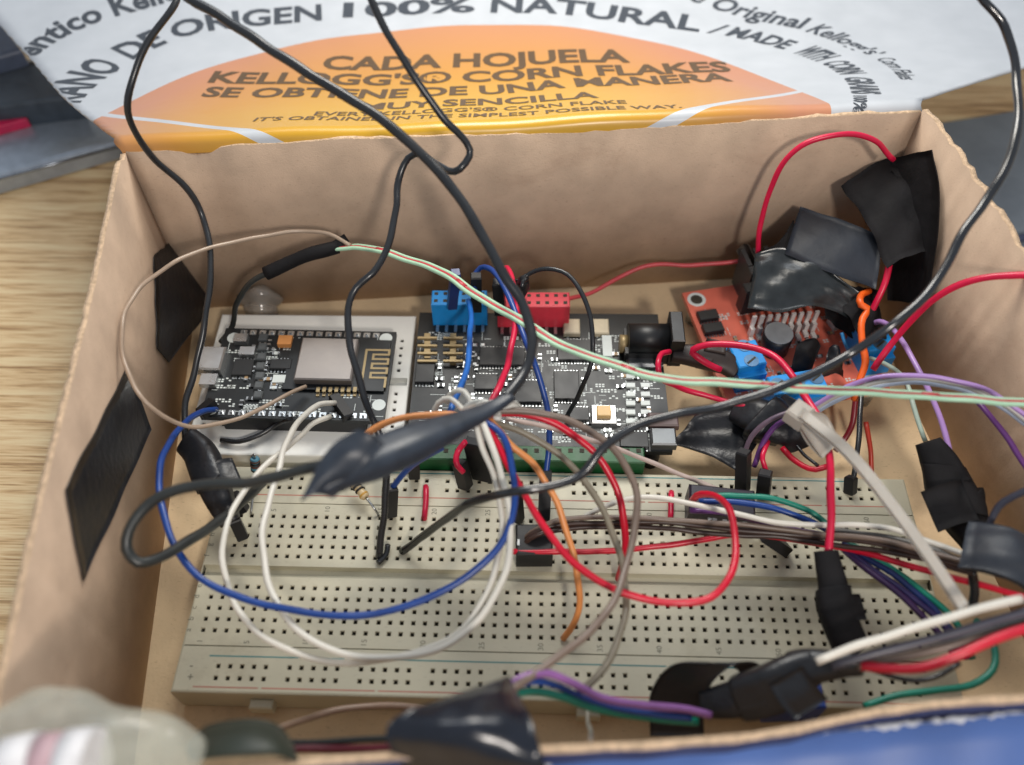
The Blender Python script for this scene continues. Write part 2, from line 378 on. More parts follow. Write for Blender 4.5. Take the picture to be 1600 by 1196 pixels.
# ellipse of the orange print, fitted in lid coordinates
EP = [px2lid(*p) for p in [(160, 160), (225, 112), (300, 85), (450, 52), (800, 37), (1000, 50), (1150, 90), (1250, 133), (1293, 168)]]
print('LE', LE, 'RE', RE, 'HL', HL); print('EP', EP)
ln = bpy.data.materials.new('printed_lid_card'); ln.use_nodes = True
def lidmat(m, cx, cs, ra, rb):
    N = m.node_tree.nodes; L = m.node_tree.links; b = N['Principled BSDF']
    uv = N.new('ShaderNodeUVMap'); sp = N.new('ShaderNodeSeparateXYZ'); L.new(uv.outputs[0], sp.inputs[0])
    def M(op, a, b_=None, c=None):
        n = N.new('ShaderNodeMath'); n.operation = op
        for i, x in enumerate((a, b_, c)):
            if x is None: continue
            if isinstance(x, (int, float)): n.inputs[i].default_value = x
            else: L.new(x, n.inputs[i])
        return n.outputs[0]
    u, v = sp.outputs[0], sp.outputs[1]      # u = t/100, v = s/100
    du = M('ABSOLUTE', M('DIVIDE', M('SUBTRACT', u, cx/100), ra/100)); dv = M('ABSOLUTE', M('DIVIDE', M('SUBTRACT', v, cs/100), rb/100))
    e = M('ADD', M('POWER', du, 2.3), M('POWER', dv, 2.0))
    inside = M('LESS_THAN', e, 1.0)
    g = N.new('ShaderNodeMapRange'); g.inputs['From Min'].default_value = 0.22; g.inputs['From Max'].default_value = 0.85; L.new(v, g.inputs['Value'])
    side = M('MULTIPLY', M('POWER', du, 3.0), 1.3)
    fac = M('ADD', g.outputs[0], side)
    r = N.new('ShaderNodeValToRGB'); el = r.color_ramp.elements
    el[0].position = 0.0; el[0].color = hx('#cc9c1a'); el[1].position = 1.0; el[1].color = hx('#c08463'); el.new(0.45).color = hx('#c68c3a')
    L.new(fac, r.inputs[0])
    def stripe(p0, p1, w0, w1):
        (x0, y0), (x1, y1) = [(p[0]/100, p[1]/100) for p in (p0, p1)]
        l = math.hypot(x1-x0, y1-y0); nx, ny = -(y1-y0)/l, (x1-x0)/l; tx, ty = (x1-x0)/l, (y1-y0)/l
        dd = M('ABSOLUTE', M('ADD', M('MULTIPLY', M('SUBTRACT', u, x0), nx), M('MULTIPLY', M('SUBTRACT', v, y0), ny)))
        al = M('ADD', M('MULTIPLY', M('SUBTRACT', u, x0), tx), M('MULTIPLY', M('SUBTRACT', v, y0), ty))
        wd = M('ADD', w0/100, M('MULTIPLY', al, (w1-w0)/100/l))
        return M('MULTIPLY', M('LESS_THAN', dd, wd), M('GREATER_THAN', al, -0.3))
    s1 = stripe(px2lid(150, 176), px2lid(410, 224-6), 1.1, 1.5); s2 = stripe(px2lid(1290, 132), px2lid(1050, 190), 0.9, 1.6)
    st = M('MAXIMUM', s1, s2); mask = M('MULTIPLY', inside, M('SUBTRACT', 1.0, st))
    nz = N.new('ShaderNodeTexNoise'); nz.inputs['Scale'].default_value = 1.2; tc = N.new('ShaderNodeTexCoord'); L.new(tc.outputs['Object'], nz.inputs['Vector'])
    wr = N.new('ShaderNodeValToRGB'); wr.color_ramp.elements[0].color = hx('#b3b7bb'); wr.color_ramp.elements[1].color = hx('#c6c9cd'); L.new(nz.outputs['Fac'], wr.inputs[0])
    mx = N.new('ShaderNodeMix'); mx.data_type = 'RGBA'; L.new(mask, mx.inputs[0]); L.new(wr.outputs[0], mx.inputs[6]); L.new(r.outputs[0], mx.inputs[7])
    L.new(mx.outputs[2], b.inputs['Base Color']); b.inputs['Roughness'].default_value = 0.34; b.inputs['Coat Weight'].default_value = 0.25; b.inputs['Coat Roughness'].default_value = 0.25
    bp = N.new('ShaderNodeBump'); bp.inputs['Strength'].default_value = 0.12; bp.inputs['Distance'].default_value = 0.1; L.new(nz.outputs['Fac'], bp.inputs['Height']); L.new(bp.outputs[0], b.inputs['Normal'])
# symmetric ellipse through the points: centre t, base s fixed near the hinge
cx = (EP[0][0]+EP[-1][0])/2; ra = (EP[-1][0]-EP[0][0])/2*1.012; cs = 7.0; rb = EP[4][1]-cs
lidmat(ln, cx, cs, ra, rb)
NS, NT = 110, 90; mb = MB(); top = []; uvs = []
for i in range(NS+1):
    s = (i/NS)**1.5*165; a, b = interp(LE, s), interp(RE, s)
    for j in range(NT+1):
        t = a+(b-a)*j/NT+(0.4*math.sin(s*1.3) if j in (0, NT) else 0); top.append(lid(t, s)); uvs.append((t/100, s/100))
q = NT+1; M0 = len(top); bot = []
for i in range(NS+1):
    s = (i/NS)**1.5*165; a, b = interp(LE, s), interp(RE, s)
    for j in range(NT+1): bot.append(lid(a+(b-a)*j/NT, s, -0.7))
f = []; fm = []
for i in range(NS):
    for j in range(NT):
        k = i*q+j; f.append([k, k+1, k+q+1, k+q]); f.append([M0+k, M0+k+q, M0+k+q+1, M0+k+1])
rim = [i*q for i in range(NS+1)]+[NS*q+j for j in range(1, NT+1)]+[i*q+NT for i in range(NS-1, -1, -1)]+[j for j in range(NT-1, 0, -1)]
for k in range(len(rim)): a, b = rim[k], rim[(k+1) % len(rim)]; f.append([a, b, M0+b, M0+a])
mb.v = [tuple(p) for p in top+bot]; mb.f = f; mb.m = [0]*len(f); mb.sm = [True]*len(f); mb.uv = uvs+uvs
lidob = build('lid', mb, ln, box)

M_inkb = mat('brown_print_ink', '#5a4326', 0.4, var=0.06)
M_inkg = mat('grey_print_ink', '#3c4148', 0.4, var=0.06)
def lid_line(body, x0, y0, x1, y1, capmm, bold, M=M_inkb):
    # straight line of print, baseline from pixel-found ends, laid out in lid coordinates
    (t0, s0), (t1, s1) = px2lid(x0, y0), px2lid(x1, y1)
    _, vs = text_obj(body, 1.0, lambda x, y: (x, y, 0), bold)
    X0, X1 = min(v.x for v in vs), max(v.x for v in vs); sx = (t1-t0)/(X1-X0); sy = capmm/0.7
    mb, _ = text_obj(body, 1.0, lambda x, y: lid(t0+(x-X0)*sx, s0+(s1-s0)*(x-X0)/(X1-X0)+y*sy, 0.09), bold)
    build('lettering', mb, M, lidob)
def capat(x, y, ytop):  return abs(px2lid(x, ytop)[1]-px2lid(x, y)[1])
def cap_px(x, yb, h): return abs(px2lid(x, yb-h)[1]-px2lid(x, yb)[1])
def lid_arc(body, base, hts, bold, M=M_inkg, wf=1.0, slant=0.0):
    # letters along a curve; base = pixel-found baseline points, hts = (cap height mm at start, end)
    pl = smooth([Vector((*px2lid(*p), 0)) for p in base], 240)
    L = [0]
    for a, b in zip(pl, pl[1:]): L.append(L[-1]+(b-a).length)
    _, vs = text_obj(body, 1.0, lambda x, y: (x, y, 0), bold); X0, X1 = min(v.x for v in vs), max(v.x for v in vs)
    def at(l):
        k = 0
        while k < len(L)-2 and l > L[k+1]: k += 1
        u = (l-L[k])/(L[k+1]-L[k]); p = pl[k].lerp(pl[k+1], u); d = (pl[min(k+2, 240)]-pl[max(k-1, 0)]).normalized(); return p, d
    def place(x, y):
        u = (x-X0)/(X1-X0); u = u*wf+(1-wf)*u*(2-u); l = u*L[-1]; p, d = at(l); h = (hts[0]+(hts[1]-hts[0])*u)/0.7*y; q = p+Vector((-d.y, d.x, 0))*h+d*(slant*h)
        q.x = min(max(q.x, interp(LE, max(1, q.y))+0.6), interp(RE, max(1, q.y))-0.6)   # the print is cut off where the card is cut
        return lid(q.x, max(1, q.y), 0.09)
    mb, _ = text_obj(body, 1.0, place, bold); build('lettering', mb, M, lidob)
def capn(a, b): p, q = px2lid(*a), px2lid(*b); return math.hypot(p[0]-q[0], p[1]-q[1])
for body, base, x, y, h, bd in (('CADA HOJUELA', [(502, 108.5), (740, 104.5), (985, 97.5)], 740, 104, 20, 0.034),
        ("KELLOGG'S® CORN FLAKES", [(325, 131), (520, 131.5), (700, 129), (880, 122.5), (1144, 111)], 700, 129, 16, 0.034),
        ('SE OBTIENE DE UNA MANERA', [(314, 153), (560, 152), (740, 147.5), (890, 139), (1146, 126.5)], 740, 147, 13, 0.034),
        ('MUY SENCILLA', [(560, 170), (740, 164), (936, 155.5)], 740, 164, 9.5, 0.03),
        ("EVERY KELLOGG'S® CORN FLAKE", [(490, 182), (740, 173.5), (980, 164)], 740, 173, 5.6, 0.015),
        ("IT'S OBTAINED IN THE SIMPLEST POSSIBLE WAY.", [(395, 191.5), (740, 182), (1066, 169.5)], 740, 182, 5.2, 0.015)):
    lid_arc(body, base, (cap_px(x, y, h),)*2, bd, M=M_inkb)
lid_arc('RANO', [(122, 160), (140, 140), (165, 120), (194, 103)], (capn((150, 130), (128, 105)), capn((180, 112), (162, 86))), 0.03)
lid_arc('DE', [(207, 93), (235, 79), (262, 68)], (capn((230, 82), (218, 56)), capn((255, 72), (246, 46))), 0.03)
lid_arc('ORIGEN', [(272, 63), (330, 50), (400, 40), (503, 31)], (capn((300, 57), (292, 33)), capn((480, 33), (477, 9))), 0.03)
lid_arc('100%', [(535, 26), (640, 22), (742, 20)], (capn((640, 22), (640, 0)),)*2, 0.03)
lid_arc('NATURAL', [(766, 20), (860, 23), (960, 32), (1092, 49)], (capn((860, 23), (862, 1)), capn((1050, 42), (1056, 18))), 0.03)
lid_arc('/', [(1104, 50), (1122, 52)], (capn((1110, 50), (1122, 36)),)*2, 0.018, slant=0.5)
lid_arc('MADE', [(1133, 53), (1180, 63), (1225, 76)], (capn((1150, 55), (1156, 40)),)*2, 0.034, slant=0.25)
lid_arc('WITH', [(1238, 81), (1256, 88), (1277, 96)], (capn((1250, 85), (1258, 68)),)*2, 0.034, slant=0.25)
lid_arc('CORN', [(1284, 99), (1300, 108), (1314, 117)], (capn((1300, 108), (1312, 95)),)*2, 0.03, slant=0.15)
lid_arc('GRAINS', [(1319, 121), (1328, 133), (1333, 146)], (capn((1328, 133), (1343, 124)),)*2, 0.03, slant=0.1)
lid_arc('100%', [(1334, 149), (1335, 162), (1332, 177)], (capn((1334, 160), (1352, 158)),)*2, 0.03)
lid_arc('éntico Kellogg', [(50, 88), (90, 62), (150, 36), (225, 14), (330, -14)], (capn((100, 55), (86, 30)),)*2, 0.03)
lid_arc('The Original', [(1030, -20), (1080, 0), (1150, 22), (1250, 46)], (capn((1150, 20), (1156, -2))*0.9, capn((1200, 34), (1208, 16))), 0.025, slant=0.2)
lid_arc("Kellogg's'", [(1258, 50), (1300, 64), (1362, 88)], (capn((1300, 64), (1310, 48)), 5.0), 0.02, slant=0.25)
lid_arc('Corn Flakes', [(1368, 92), (1390, 106), (1408, 124)], (5.0, 4.5), 0.01, slant=0.2)

# ------------------------------------------------------------------ breadboards
def breadboard(name, label, ox, oy, zt, ncol, h, ang, Mbody, rails=True, width=None, length=None):
    c, s_n = math.cos(ang), math.sin(ang)
    T = lambda x, y, z: Vector((ox+x*c-y*s_n, oy+x*s_n+y*c, zt+z))
    th = thing(name, (ox, oy, zt-h), label, 'breadboard')
    p = 2.54; Lx = length or 165.1; Wy = width or 54.8
    xs0 = -(ncol-1)*p/2
    rows = [(-(3.81+p*k), 'm') for k in range(5)]+[(3.81+p*k, 'm') for k in range(5)]
    if rails: rows += [(y, 'r') for y in (-24.3, -21.76, 21.76, 24.3)]
    holes = set(); ry = {}
    mb = MB(); hs = 0.37; hb = 0.54
    # y bands
    rws = sorted(rows); bands = []; y = -Wy/2+0.5
    for yy, k in rws:
        if yy-p/2 > y+1e-6: bands.append((y, yy-p/2, None))
        bands.append((yy-p/2, yy+p/2, (yy, k))); y = yy+p/2
    bands.append((y, Wy/2-0.5, None))
    def flat(x0, x1, y0, y1, z=0, m=0): mb.add([T(x0, y0, z), T(x1, y0, z), T(x1, y1, z), T(x0, y1, z)], [(0, 1, 2, 3)], m)
    X0, X1 = -Lx/2+0.5, Lx/2-0.5
    for y0, y1, k in bands:
        if k is None:
            if y0 < 0 < y1:   # centre groove
                flat(X0, X1, y0, -1.3); flat(X0, X1, 1.3, y1); z = -1.8
                mb.add([T(X0, -1.3, 0), T(X1, -1.3, 0), T(X1, -1.1, z), T(X0, -1.1, z), T(X0, 1.3, 0), T(X1, 1.3, 0), T(X1, 1.1, z), T(X0, 1.1, z)], [(0, 1, 2, 3), (5, 4, 7, 6), (3, 2, 6, 7)])
            elif abs(y0) > 14 and abs(y1) < 22 and rails:   # snap seam between strip and rail
                ym = -17.4 if y0 < 0 else 17.4
                flat(X0, X1, y0, ym-0.12); flat(X0, X1, ym+0.12, y1); flat(X0, X1, ym-0.12, ym+0.12, -0.5, 1)
                for sx in (-0.12, 0.12): mb.add([T(X0, ym+sx, 0), T(X1, ym+sx, 0), T(X1, ym+sx, -0.5), T(X0, ym+sx, -0.5)], [(0, 1, 2, 3)])
            else: flat(X0, X1, y0, y1)
            continue
        yy, kk = k
        if kk == 'm': cols = [xs0+p*i for i in range(ncol)]
        else: cols = [xs0+2*p+p*(6*g+i) for g in range(10) for i in range(5)]
        x = X0
        for xc in cols:
            if xc-p/2 > x+1e-6: flat(x, xc-p/2, y0, y1)
            x = xc+p/2; a, b = xc-p/2, xc+p/2
            v = [T(a, y0, 0), T(b, y0, 0), T(b, y1, 0), T(a, y1, 0)]
            for r, z in ((hb, 0), (hs, -0.3), (hs, -2.5)): v += [T(xc-r, yy-r, z), T(xc+r, yy-r, z), T(xc+r, yy+r, z), T(xc-r, yy+r, z)]
            fs = [(j, (j+1) % 4, 4+(j+1) % 4, 4+j) for j in range(4)]+[(4+j, 4+(j+1) % 4, 8+(j+1) % 4, 8+j) for j in range(4)]
            mb.add(v, fs, 0); o = len(mb.v)-16
            for j in range(4): mb.f.append([o+8+j, o+8+(j+1) % 4, o+12+(j+1) % 4, o+12+j]); mb.m.append(1); mb.sm.append(False)
            mb.f.append([o+12, o+13, o+14, o+15]); mb.m.append(1); mb.sm.append(False)
        if X1 > x: flat(x, X1, y0, y1)
    # rim bevel and sides
    ring = lambda i, z: [T(-Lx/2+i, -Wy/2+i, z), T(Lx/2-i, -Wy/2+i, z), T(Lx/2-i, Wy/2-i, z), T(-Lx/2+i, Wy/2-i, z)]
    v = ring(0.5, 0)+ring(0.15, -0.15)+ring(0, -0.5)+ring(0, -h)
    fs = [(4*r+(j+1) % 4, 4*r+j, 4*r+4+j, 4*r+4+(j+1) % 4) for r in range(3) for j in range(4)]+[(15, 14, 13, 12)]
    mb.add(v, fs, 0)
    build('body', mb, [Mbody, M_hole], th)
    if rails:
        for (yy, M, x0, x1) in ((-26.2, M_redline, -78, 78), (-19.6, M_blueline, -76, 76), (19.6, M_redline, -78, 78), (26.3, M_blueline, -70, 70)):
            mb = MB(); rr = random.Random(int(yy*7)); x = x0
            while x < x1:
                l = rr.uniform(6, 22); mb.add([T(x, yy-0.14, 0.03), T(min(x+l, x1), yy-0.14, 0.03), T(min(x+l, x1), yy+0.14, 0.03), T(x, yy+0.14, 0.03)], [(0, 1, 2, 3)]); x += l+(0.7 if rr.random() < 0.35 else 0)
            build('rail_line', mb, M, th)
        for i in [0]+list(range(4, 63, 5)):
            xc = xs0+p*i
            for yy in (-16.0, 16.0):
                b_ = str(i+1); m2, vs = text_obj(b_, 1.7, lambda x, y: T(xc-y+0.5, yy-0.9+x, 0.03)); build('printed_number', m2, M_ink, th)
        for k, ch in enumerate('abcde'):
            m2, vs = text_obj(ch, 1.8, lambda x, y: T(xs0-2.6-y, -13.97+p*k-0.5+x, 0.03)); build('printed_letter', m2, M_ink, th)
            m2, vs = text_obj('fghij'[k], 1.8, lambda x, y: T(xs0-2.6-y, 3.81+p*k-0.5+x, 0.03)); build('printed_letter', m2, M_ink, th)
        for yy, ch in ((-24.4, '+'), (-21.8, '-')):
            m2, vs = text_obj(ch, 2.6, lambda x, y: T(xs0-1+x, yy-0.7+y, 0.03)); build('printed_mark', m2, M_ink, th)
        for xt in (-64, 5, 60):
            mb = MB(); mb.box(T(xt, -Wy/2-1.0, -h+2.5), (5, 2, 3.5), ang, bev=0.3); build('clip', mb, Mbody, th)
    return th
bbt = breadboard('breadboard', 'large aged ivory breadboard with rows of small holes lying at the front of the box', 0, 0, 0, 63, 9.3, 0.0, M_bb)

def local_board(cx, cy, ang):
    return lambda x, y, z: Vector((cx+x*math.cos(ang)-y*math.sin(ang), cy+x*math.sin(ang)+y*math.cos(ang), z))
# small white breadboard under the wifi board
TLb, TRb, BRb, BLb = P(348, 512, -1), P(634, 508, -1), P(640, 690, -1), P(318, 690, -1)
c_ = (TLb+TRb+BRb+BLb)/4; La = (TRb-TLb).length; Wa = (TRb-BRb).length; print('mini', La, Wa, c_)
breadboard('small_breadboard', 'small white breadboard under the black wireless microcontroller board', c_.x-1.2, c_.y, -1, 20, 8.8, math.radians(0.5), M_bbw, rails=False, width=46, length=54.5)

def smd(parent, nm, px, py, z, w, d, h, M, ang=0, bev=0.0):
    mb = MB(); mb.box(P(px, py, z), (w, d, h), ang, bev=bev); return build(nm, mb, M, parent)
def chip(parent, px, py, z, w, d, h=0.9, ang=0, pins=True):
    c = P(px, py, z); mb = MB(); mb.box(c+Vector((0, 0, 0.1)), (w, d, h), ang, bev=0.15); o = build('chip', mb, M_chip, parent)
    if pins:
        mb = MB(); R = Matrix.Rotation(ang, 3, 'Z'); n = int(w/0.8)
        for i in range(n):
            x = -w/2+(i+0.5)*w/n
            for sy in (-1, 1): mb.box(c+R@Vector((x, sy*(d/2+0.35), 0.02)), (0.35, 0.8, 0.25), ang)
        build('pin_row', mb, M_metal, o)
    return o
def silkmb(fr, x0, x1, y0, y1, n, z, seed):
    r = random.Random(seed); mb = MB()
    for _ in range(n):
        x, y = r.uniform(x0, x1), r.uniform(y0, y1); k = r.random()
        if k < 0.5:
            for i in range(r.randint(2, 5)):   # tiny printed characters
                for j in range(2):
                    if r.random() < 0.8: mb.add([fr(x+i*0.85+dx, y+j*0.65+dy, z+0.03) for dx, dy in ((0, 0), (0.6, 0), (0.6, 0.42), (0, 0.42))], [(0, 1, 2, 3)])
        else:
            l = r.uniform(1, 4); a = r.random() < 0.5; dx, dy = (l, 0.16) if a else (0.16, l)
            mb.add([fr(x, y, z+0.03), fr(x+dx, y, z+0.03), fr(x+dx, y+dy, z+0.03), fr(x, y+dy, z+0.03)], [(0, 1, 2, 3)])
    return mb
def scatter_smd(th, fr, ang, x0, x1, y0, y1, n, z, seed, avoid=()):
    r = random.Random(seed); used = []; made = 0; tries = 0
    while made < n and tries < 4000:
        tries += 1; x, y = r.uniform(x0, x1), r.uniform(y0, y1)
        if any(abs(x-a) < 1.5 and abs(y-b) < 1.1 for a, b in used): continue
        if any(a0 < x < a1 and b0 < y < b1 for a0, a1, b0, b1 in avoid): continue
        used.append((x, y)); made += 1; w_, d_ = (1.7, 0.85) if r.random() < 0.6 else (0.85, 1.7)
        mb = MB(); c = fr(x, y, z+0.02)
        if w_ > d_:
            mb.box(c, (w_*0.55, d_, 0.5), ang, 0); 
            for sx in (-1, 1): mb.box(fr(x+sx*w_*0.4, y, z+0.02), (w_*0.26, d_+0.1, 0.55), ang, 1)
        else:
            mb.box(c, (w_, d_*0.55, 0.5), ang, 0)
            for sx in (-1, 1): mb.box(fr(x, y+sx*d_*0.4, z+0.02), (w_+0.1, d_*0.26, 0.55), ang, 1)
        build('surface_component', mb, [r.choice([M_chip, M_cap, M_silk, M_chip]), M_metal], th)

# ---- wireless microcontroller board
zN = 4.5; A_, B_, C_, D_ = P(352, 514, zN), P(612, 518, zN), P(608, 655, zN), P(312, 655, zN)
cN = (A_+B_+C_+D_)/4; wN = ((B_-A_).length+(C_-D_).length)/2; dN = ((B_-C_).length+(A_-D_).length)/2; aN = math.radians(-0.5)
print('node', wN, dN, cN)
node = thing('wireless_microcontroller_board', (cN.x, cN.y, -1), 'black wireless microcontroller board with silver shield can and gold zigzag antenna', 'circuit board')
frN = local_board(cN.x, cN.y, aN)
part('board', M_pcb, node, lambda m: m.box(frN(0, 0, zN-1.5), (wN, dN, 1.5), aN))
build('silkscreen', silkmb(frN, -wN/2+1, wN/2-3, -dN/2+1.2, dN/2-3.0, 90, zN, 5), M_silk, node)
for sy in (-1, 1):
    mb = MB(); mb2 = MB()
    mb.box(frN(0, sy*(dN/2-1.3), -1), (wN-10, 2.5, zN+1-1.6), aN)
    for i in range(15):
        x = -17.8+i*2.54
        mb2.box(frN(x, sy*(dN/2-1.4), zN), (1.7, 1.5, 0.15), aN); mb2.box(frN(x, sy*(dN/2-1.4), zN+0.1), (0.6, 0.6, 0.7), aN)
    o = build('pin_header', mb, M_dupont, node); build('pin_row', mb2, M_metal, o)
modn = part('radio_module', M_pcb, node, lambda m: m.box(P(528, 572, zN), (26, 16.5, 0.8), aN))
part('shield_can', M_can, node, lambda m: m.box(P(512, 568, zN+0.8), (14.6, 13.6, 2.2), aN, bev=0.35))
mb = MB(); a0 = P(588, 575, zN+0.8)
seq = [(-3, 6), (-3, -6)]
path = [(-3.2, -5.5), (-3.2, 5.8), (2.8, 5.8), (2.8, 4.3), (-1.2, 4.3), (-1.2, 2.8), (2.8, 2.8), (2.8, 1.3), (-1.2, 1.3), (-1.2, -0.2), (2.8, -0.2), (2.8, -1.7), (-1.2, -1.7), (-1.2, -3.2), (2.8, -3.2), (2.8, -6)]
for (x0, y0), (x1, y1) in zip(path, path[1:]):
    mb.box(a0+Vector(((x0+x1)/2, (y0+y1)/2, 0.02)), (abs(x1-x0)+0.6, abs(y1-y0)+0.6, 0.05+0.002*len(mb.v)/8))
build('antenna_trace', mb, M_gold, node)
mb = MB()
for i in range(8): mb.box(P(497+i*9.6, 609, zN+0.8), (0.9, 1.5, 0.12)); mb.box(P(497+i*9.6, 616, zN), (0.8, 1.6, 0.3))
build('solder_pad_row', mb, M_gold, node)
smd(node, 'orange_capacitor', 447, 537, zN, 3.6, 3.0, 1.6, M_orangec)
smd(node, 'capacitor', 437, 595, zN, 3.2, 2.4, 0.9, M_silk)
smd(node, 'capacitor', 388, 553, zN, 4.0, 2.6, 1.4, M_metal)
smd(node, 'button', 328, 598, zN, 4.2, 3.4, 1.6, M_metal); smd(node, 'button', 378, 533, zN, 3.5, 2.6, 1.5, M_metal)
chip(node, 381, 577, zN, 5.2, 5.2); chip(node, 440, 572, zN, 5.5, 3.2)
mb = MB(); mb.box(P(331, 568, zN), (7.2, 7.6, 2.6), aN, bev=0.4); us = build('usb_port', mb, M_metal, node)
mb = MB(); mb.box(P(331, 568, zN)+Vector((-3.62, 0, 0.6)), (0.1, 5.5, 1.5), aN); build('opening', mb, M_hole, us)
for hxp, hyp in ((603, 529), (592, 633), (365, 528), (330, 640)):
    mb = MB(); c = P(hxp, hyp, zN+0.04); mb.cyl(c, c+Vector((0, 0, 0.06)), 1.7, 20); mh = build('mounting_pad', mb, M_silk, node)
scatter_smd(node, frN, aN, -wN/2+9, -wN/2+19, -dN/2+3.5, dN/2-4, 20, zN, 11, avoid=[])
# grey header strip across the board
mb = MB(); 
for i in range(7): mb.box(P(412-i*1.3, 530+i*15, zN), (2.3, 2.3, 1.2), aN, bev=0.3)
build('resistor_column', mb, mat('grey_plastic', '#4e5254', 0.5), node)

# ---- motor shield style controller with blue and red headers
zA = 1.5; A_, B_, C_, D_ = P(650, 492, zA), P(1030, 488, zA), P(1048, 704, zA), P(640, 704, zA)
cA = (A_+B_+C_+D_)/4; wA = ((B_-A_).length+(C_-D_).length)/2; dA = ((B_-C_).length+(A_-D_).length)/2; aA = math.radians(0.6)
print('ard', wA, dA, cA)
ard = thing('controller_board', (cA.x, cA.y, -10), 'black controller board with blue and red header blocks and round power jack', 'circuit board')
frA = local_board(cA.x, cA.y, aA)
part('board', M_pcb, ard, lambda m: m.box(frA(0, 0, zA-1.6), (wA, dA, 1.6), aA))
for sx, sy in ((-1, -1), (1, -1), (1, 1), (-1, 1)):
    part('standoff', M_dupont, ard, lambda m: m.cyl(frA(sx*(wA/2-4), sy*(dA/2-4), -10), frA(sx*(wA/2-4), sy*(dA/2-4), zA-1.6), 2.2, 12))
build('silkscreen', silkmb(frA, -wA/2+1, wA/2-3, -dA/2+2, dA/2-8, 230, zA, 9), M_silk, ard)
scatter_smd(ard, frA, aA, -wA/2+3, wA/2-3, -dA/2+4, dA/2-14, 72, zA, 21, avoid=[(-6, 6, -8, 2)])
for (px, py, w_, d_, a2) in ((665, 582, 5, 8, 0), (785, 560, 12, 6, 0), (825, 615, 7, 7, 0), (885, 605, 6.5, 9, 0), (900, 550, 10, 7, 0), (905, 650, 5, 4, 0), (1010, 560, 8, 5, 0), (760, 600, 6, 5, 0), (730, 690, 10, 5, 0), (990, 690, 7, 4.5, 0)):
    chip(ard, px, py, zA, w_, d_, 1.1, aA)
smd(ard, 'crystal', 1000, 572, zA, 7.5, 3.4, 2.4, mat('brushed_steel', '#6a6d70', 0.35, metal=0.8), aA, 0.6)
def header(th, x0, x1, y0, zb, h, M, n, ntop, nm):
    a, b = P(x0, y0, zb), P(x1, y0, zb); c = (a+b)/2; L = (b-a).length; dd = b-a; an = math.atan2(dd.y, dd.x)
    mb = MB(); mb.box(c, (L, 5.2, h), an, bev=0.25)
    o = build(nm, mb, M, th); mb = MB(); R = Matrix.Rotation(an, 3, 'Z')
    for i in range(n):
        for r_ in range(2): mb.box(c+R@Vector((-L/2+(i+0.5)*L/n, -1.27+r_*2.54, h-0.2)), (1.0, 1.0, 0.24), an)
    build('socket_row', mb, M_hole, o)
    mb = MB()
    for i in range(n): mb.box(c+R@Vector((-L/2+(i+0.5)*L/n, -4.0, 0.02)), (0.8, 2.4, 0.3), an)
    build('pin_row', mb, M_metal, o)
header(ard, 678, 762, 497, zA, 8.5, M_cblue, 6, 0, 'blue_header')
header(ard, 778, 888, 500, zA, 8.5, M_cred, 8, 0, 'red_header')
# gold right-angle pins on the left
mb = MB()
for i in range(4): 
    for x0 in (668, 708): mb.box(P(x0, 530+i*12, zA+1.2), (5.2, 0.65, 0.65), aA); mb.box(P(x0, 530+i*12, zA), (1.6, 2.1, 1.2), aA, 0)
build('gold_pin_block', mb, M_gold, ard)
for x in (730, 742, 754):
    for y in (540, 555, 570, 590): smd(ard, 'solder_joint', x, y, zA, 1.3, 1.0, 0.5, M_metal, aA, 0.2)
# DC jack
jc = P(975, 530, zA+5.2); jd = Vector((1, 0.02, 0))
mb = MB(); mb.cyl(jc+Vector((1, 0, 0)), jc+Vector((11.5, 0.2, 0)), 4.1, 24); mb.box(jc+Vector((6, 0.1, -5.2)), (11.5, 8.4, 4.4), 0)
mb.box(jc+Vector((13.2, 0.3, -5.2)), (3.4, 10, 10.6), 0, bev=0.3); jk = build('power_jack', mb, M_black, ard)
mb = MB(); mb.cyl(jc+Vector((-1.0, 0, -2)), jc+Vector((1, 0, -2)), 2.4, 16); build('terminal', mb, M_gold, jk)
# electrolytic tops, button, usb
for (px, py) in ((893, 515), (938, 515)): smd(ard, 'capacitor', px, py, zA, 4.4, 5.2, 1.6, mat('cream_ceramic', '#c9bda2', 0.5), aA, 0.3)
smd(ard, 'regulator', 948, 546, zA, 2.5, 7, 1.6, M_silk, aA)
bt = smd(ard, 'button', 943, 652, zA, 6.4, 5.6, 1.6, M_metal, aA, 0.3); smd(bt, 'button_cap', 943, 646, zA+1.6, 3.6, 3.2, 1.3, mat('amber_plastic', '#c9a15a', 0.35), aA, 0.2)
mb = MB(); mb.box(P(1035, 690, zA), (6.2, 5, 2.6), aA, bev=0.4); us2 = build('usb_port', mb, mat('dull_steel', '#6d7072', 0.4, metal=0.8), ard)
mb = MB(); mb.box(P(1035, 662, zA), (7.5, 4, 2.2), aA, bev=0.4); build('memory_slot', mb, mat('brown_slot', '#5d4a48', 0.4), ard)
for i in range(12): smd(ard, 'led' if i % 4 == 0 else 'resistor', 1008 if i < 6 else 985, 590+(i % 6)*14, zA, 2.3, 1.3, 0.7, M_silk, aA)
# green header strip along the near edge
a, b = P(618, 735, 0), P(1005, 735, 0)
gs = thing('green_header_strip', (a+b)/2+Vector((0, 0, -8)), 'long green socket strip running behind the large breadboard', 'header strip')
mb = MB(); mb.box((a+b)/2+Vector((0, 2.5, -9.5)), ((b-a).length, 4.4, 13.5), 0, bev=0.3); build('body', mb, M_cgreen, gs)
mb = MB(); n = 22
for i in range(n): mb.box(a.lerp(b, (i+0.5)/n)+Vector((0, 3.1, 3.9)), (1.1, 1.1, 0.2))
build('socket_row', mb, M_hole, gs)

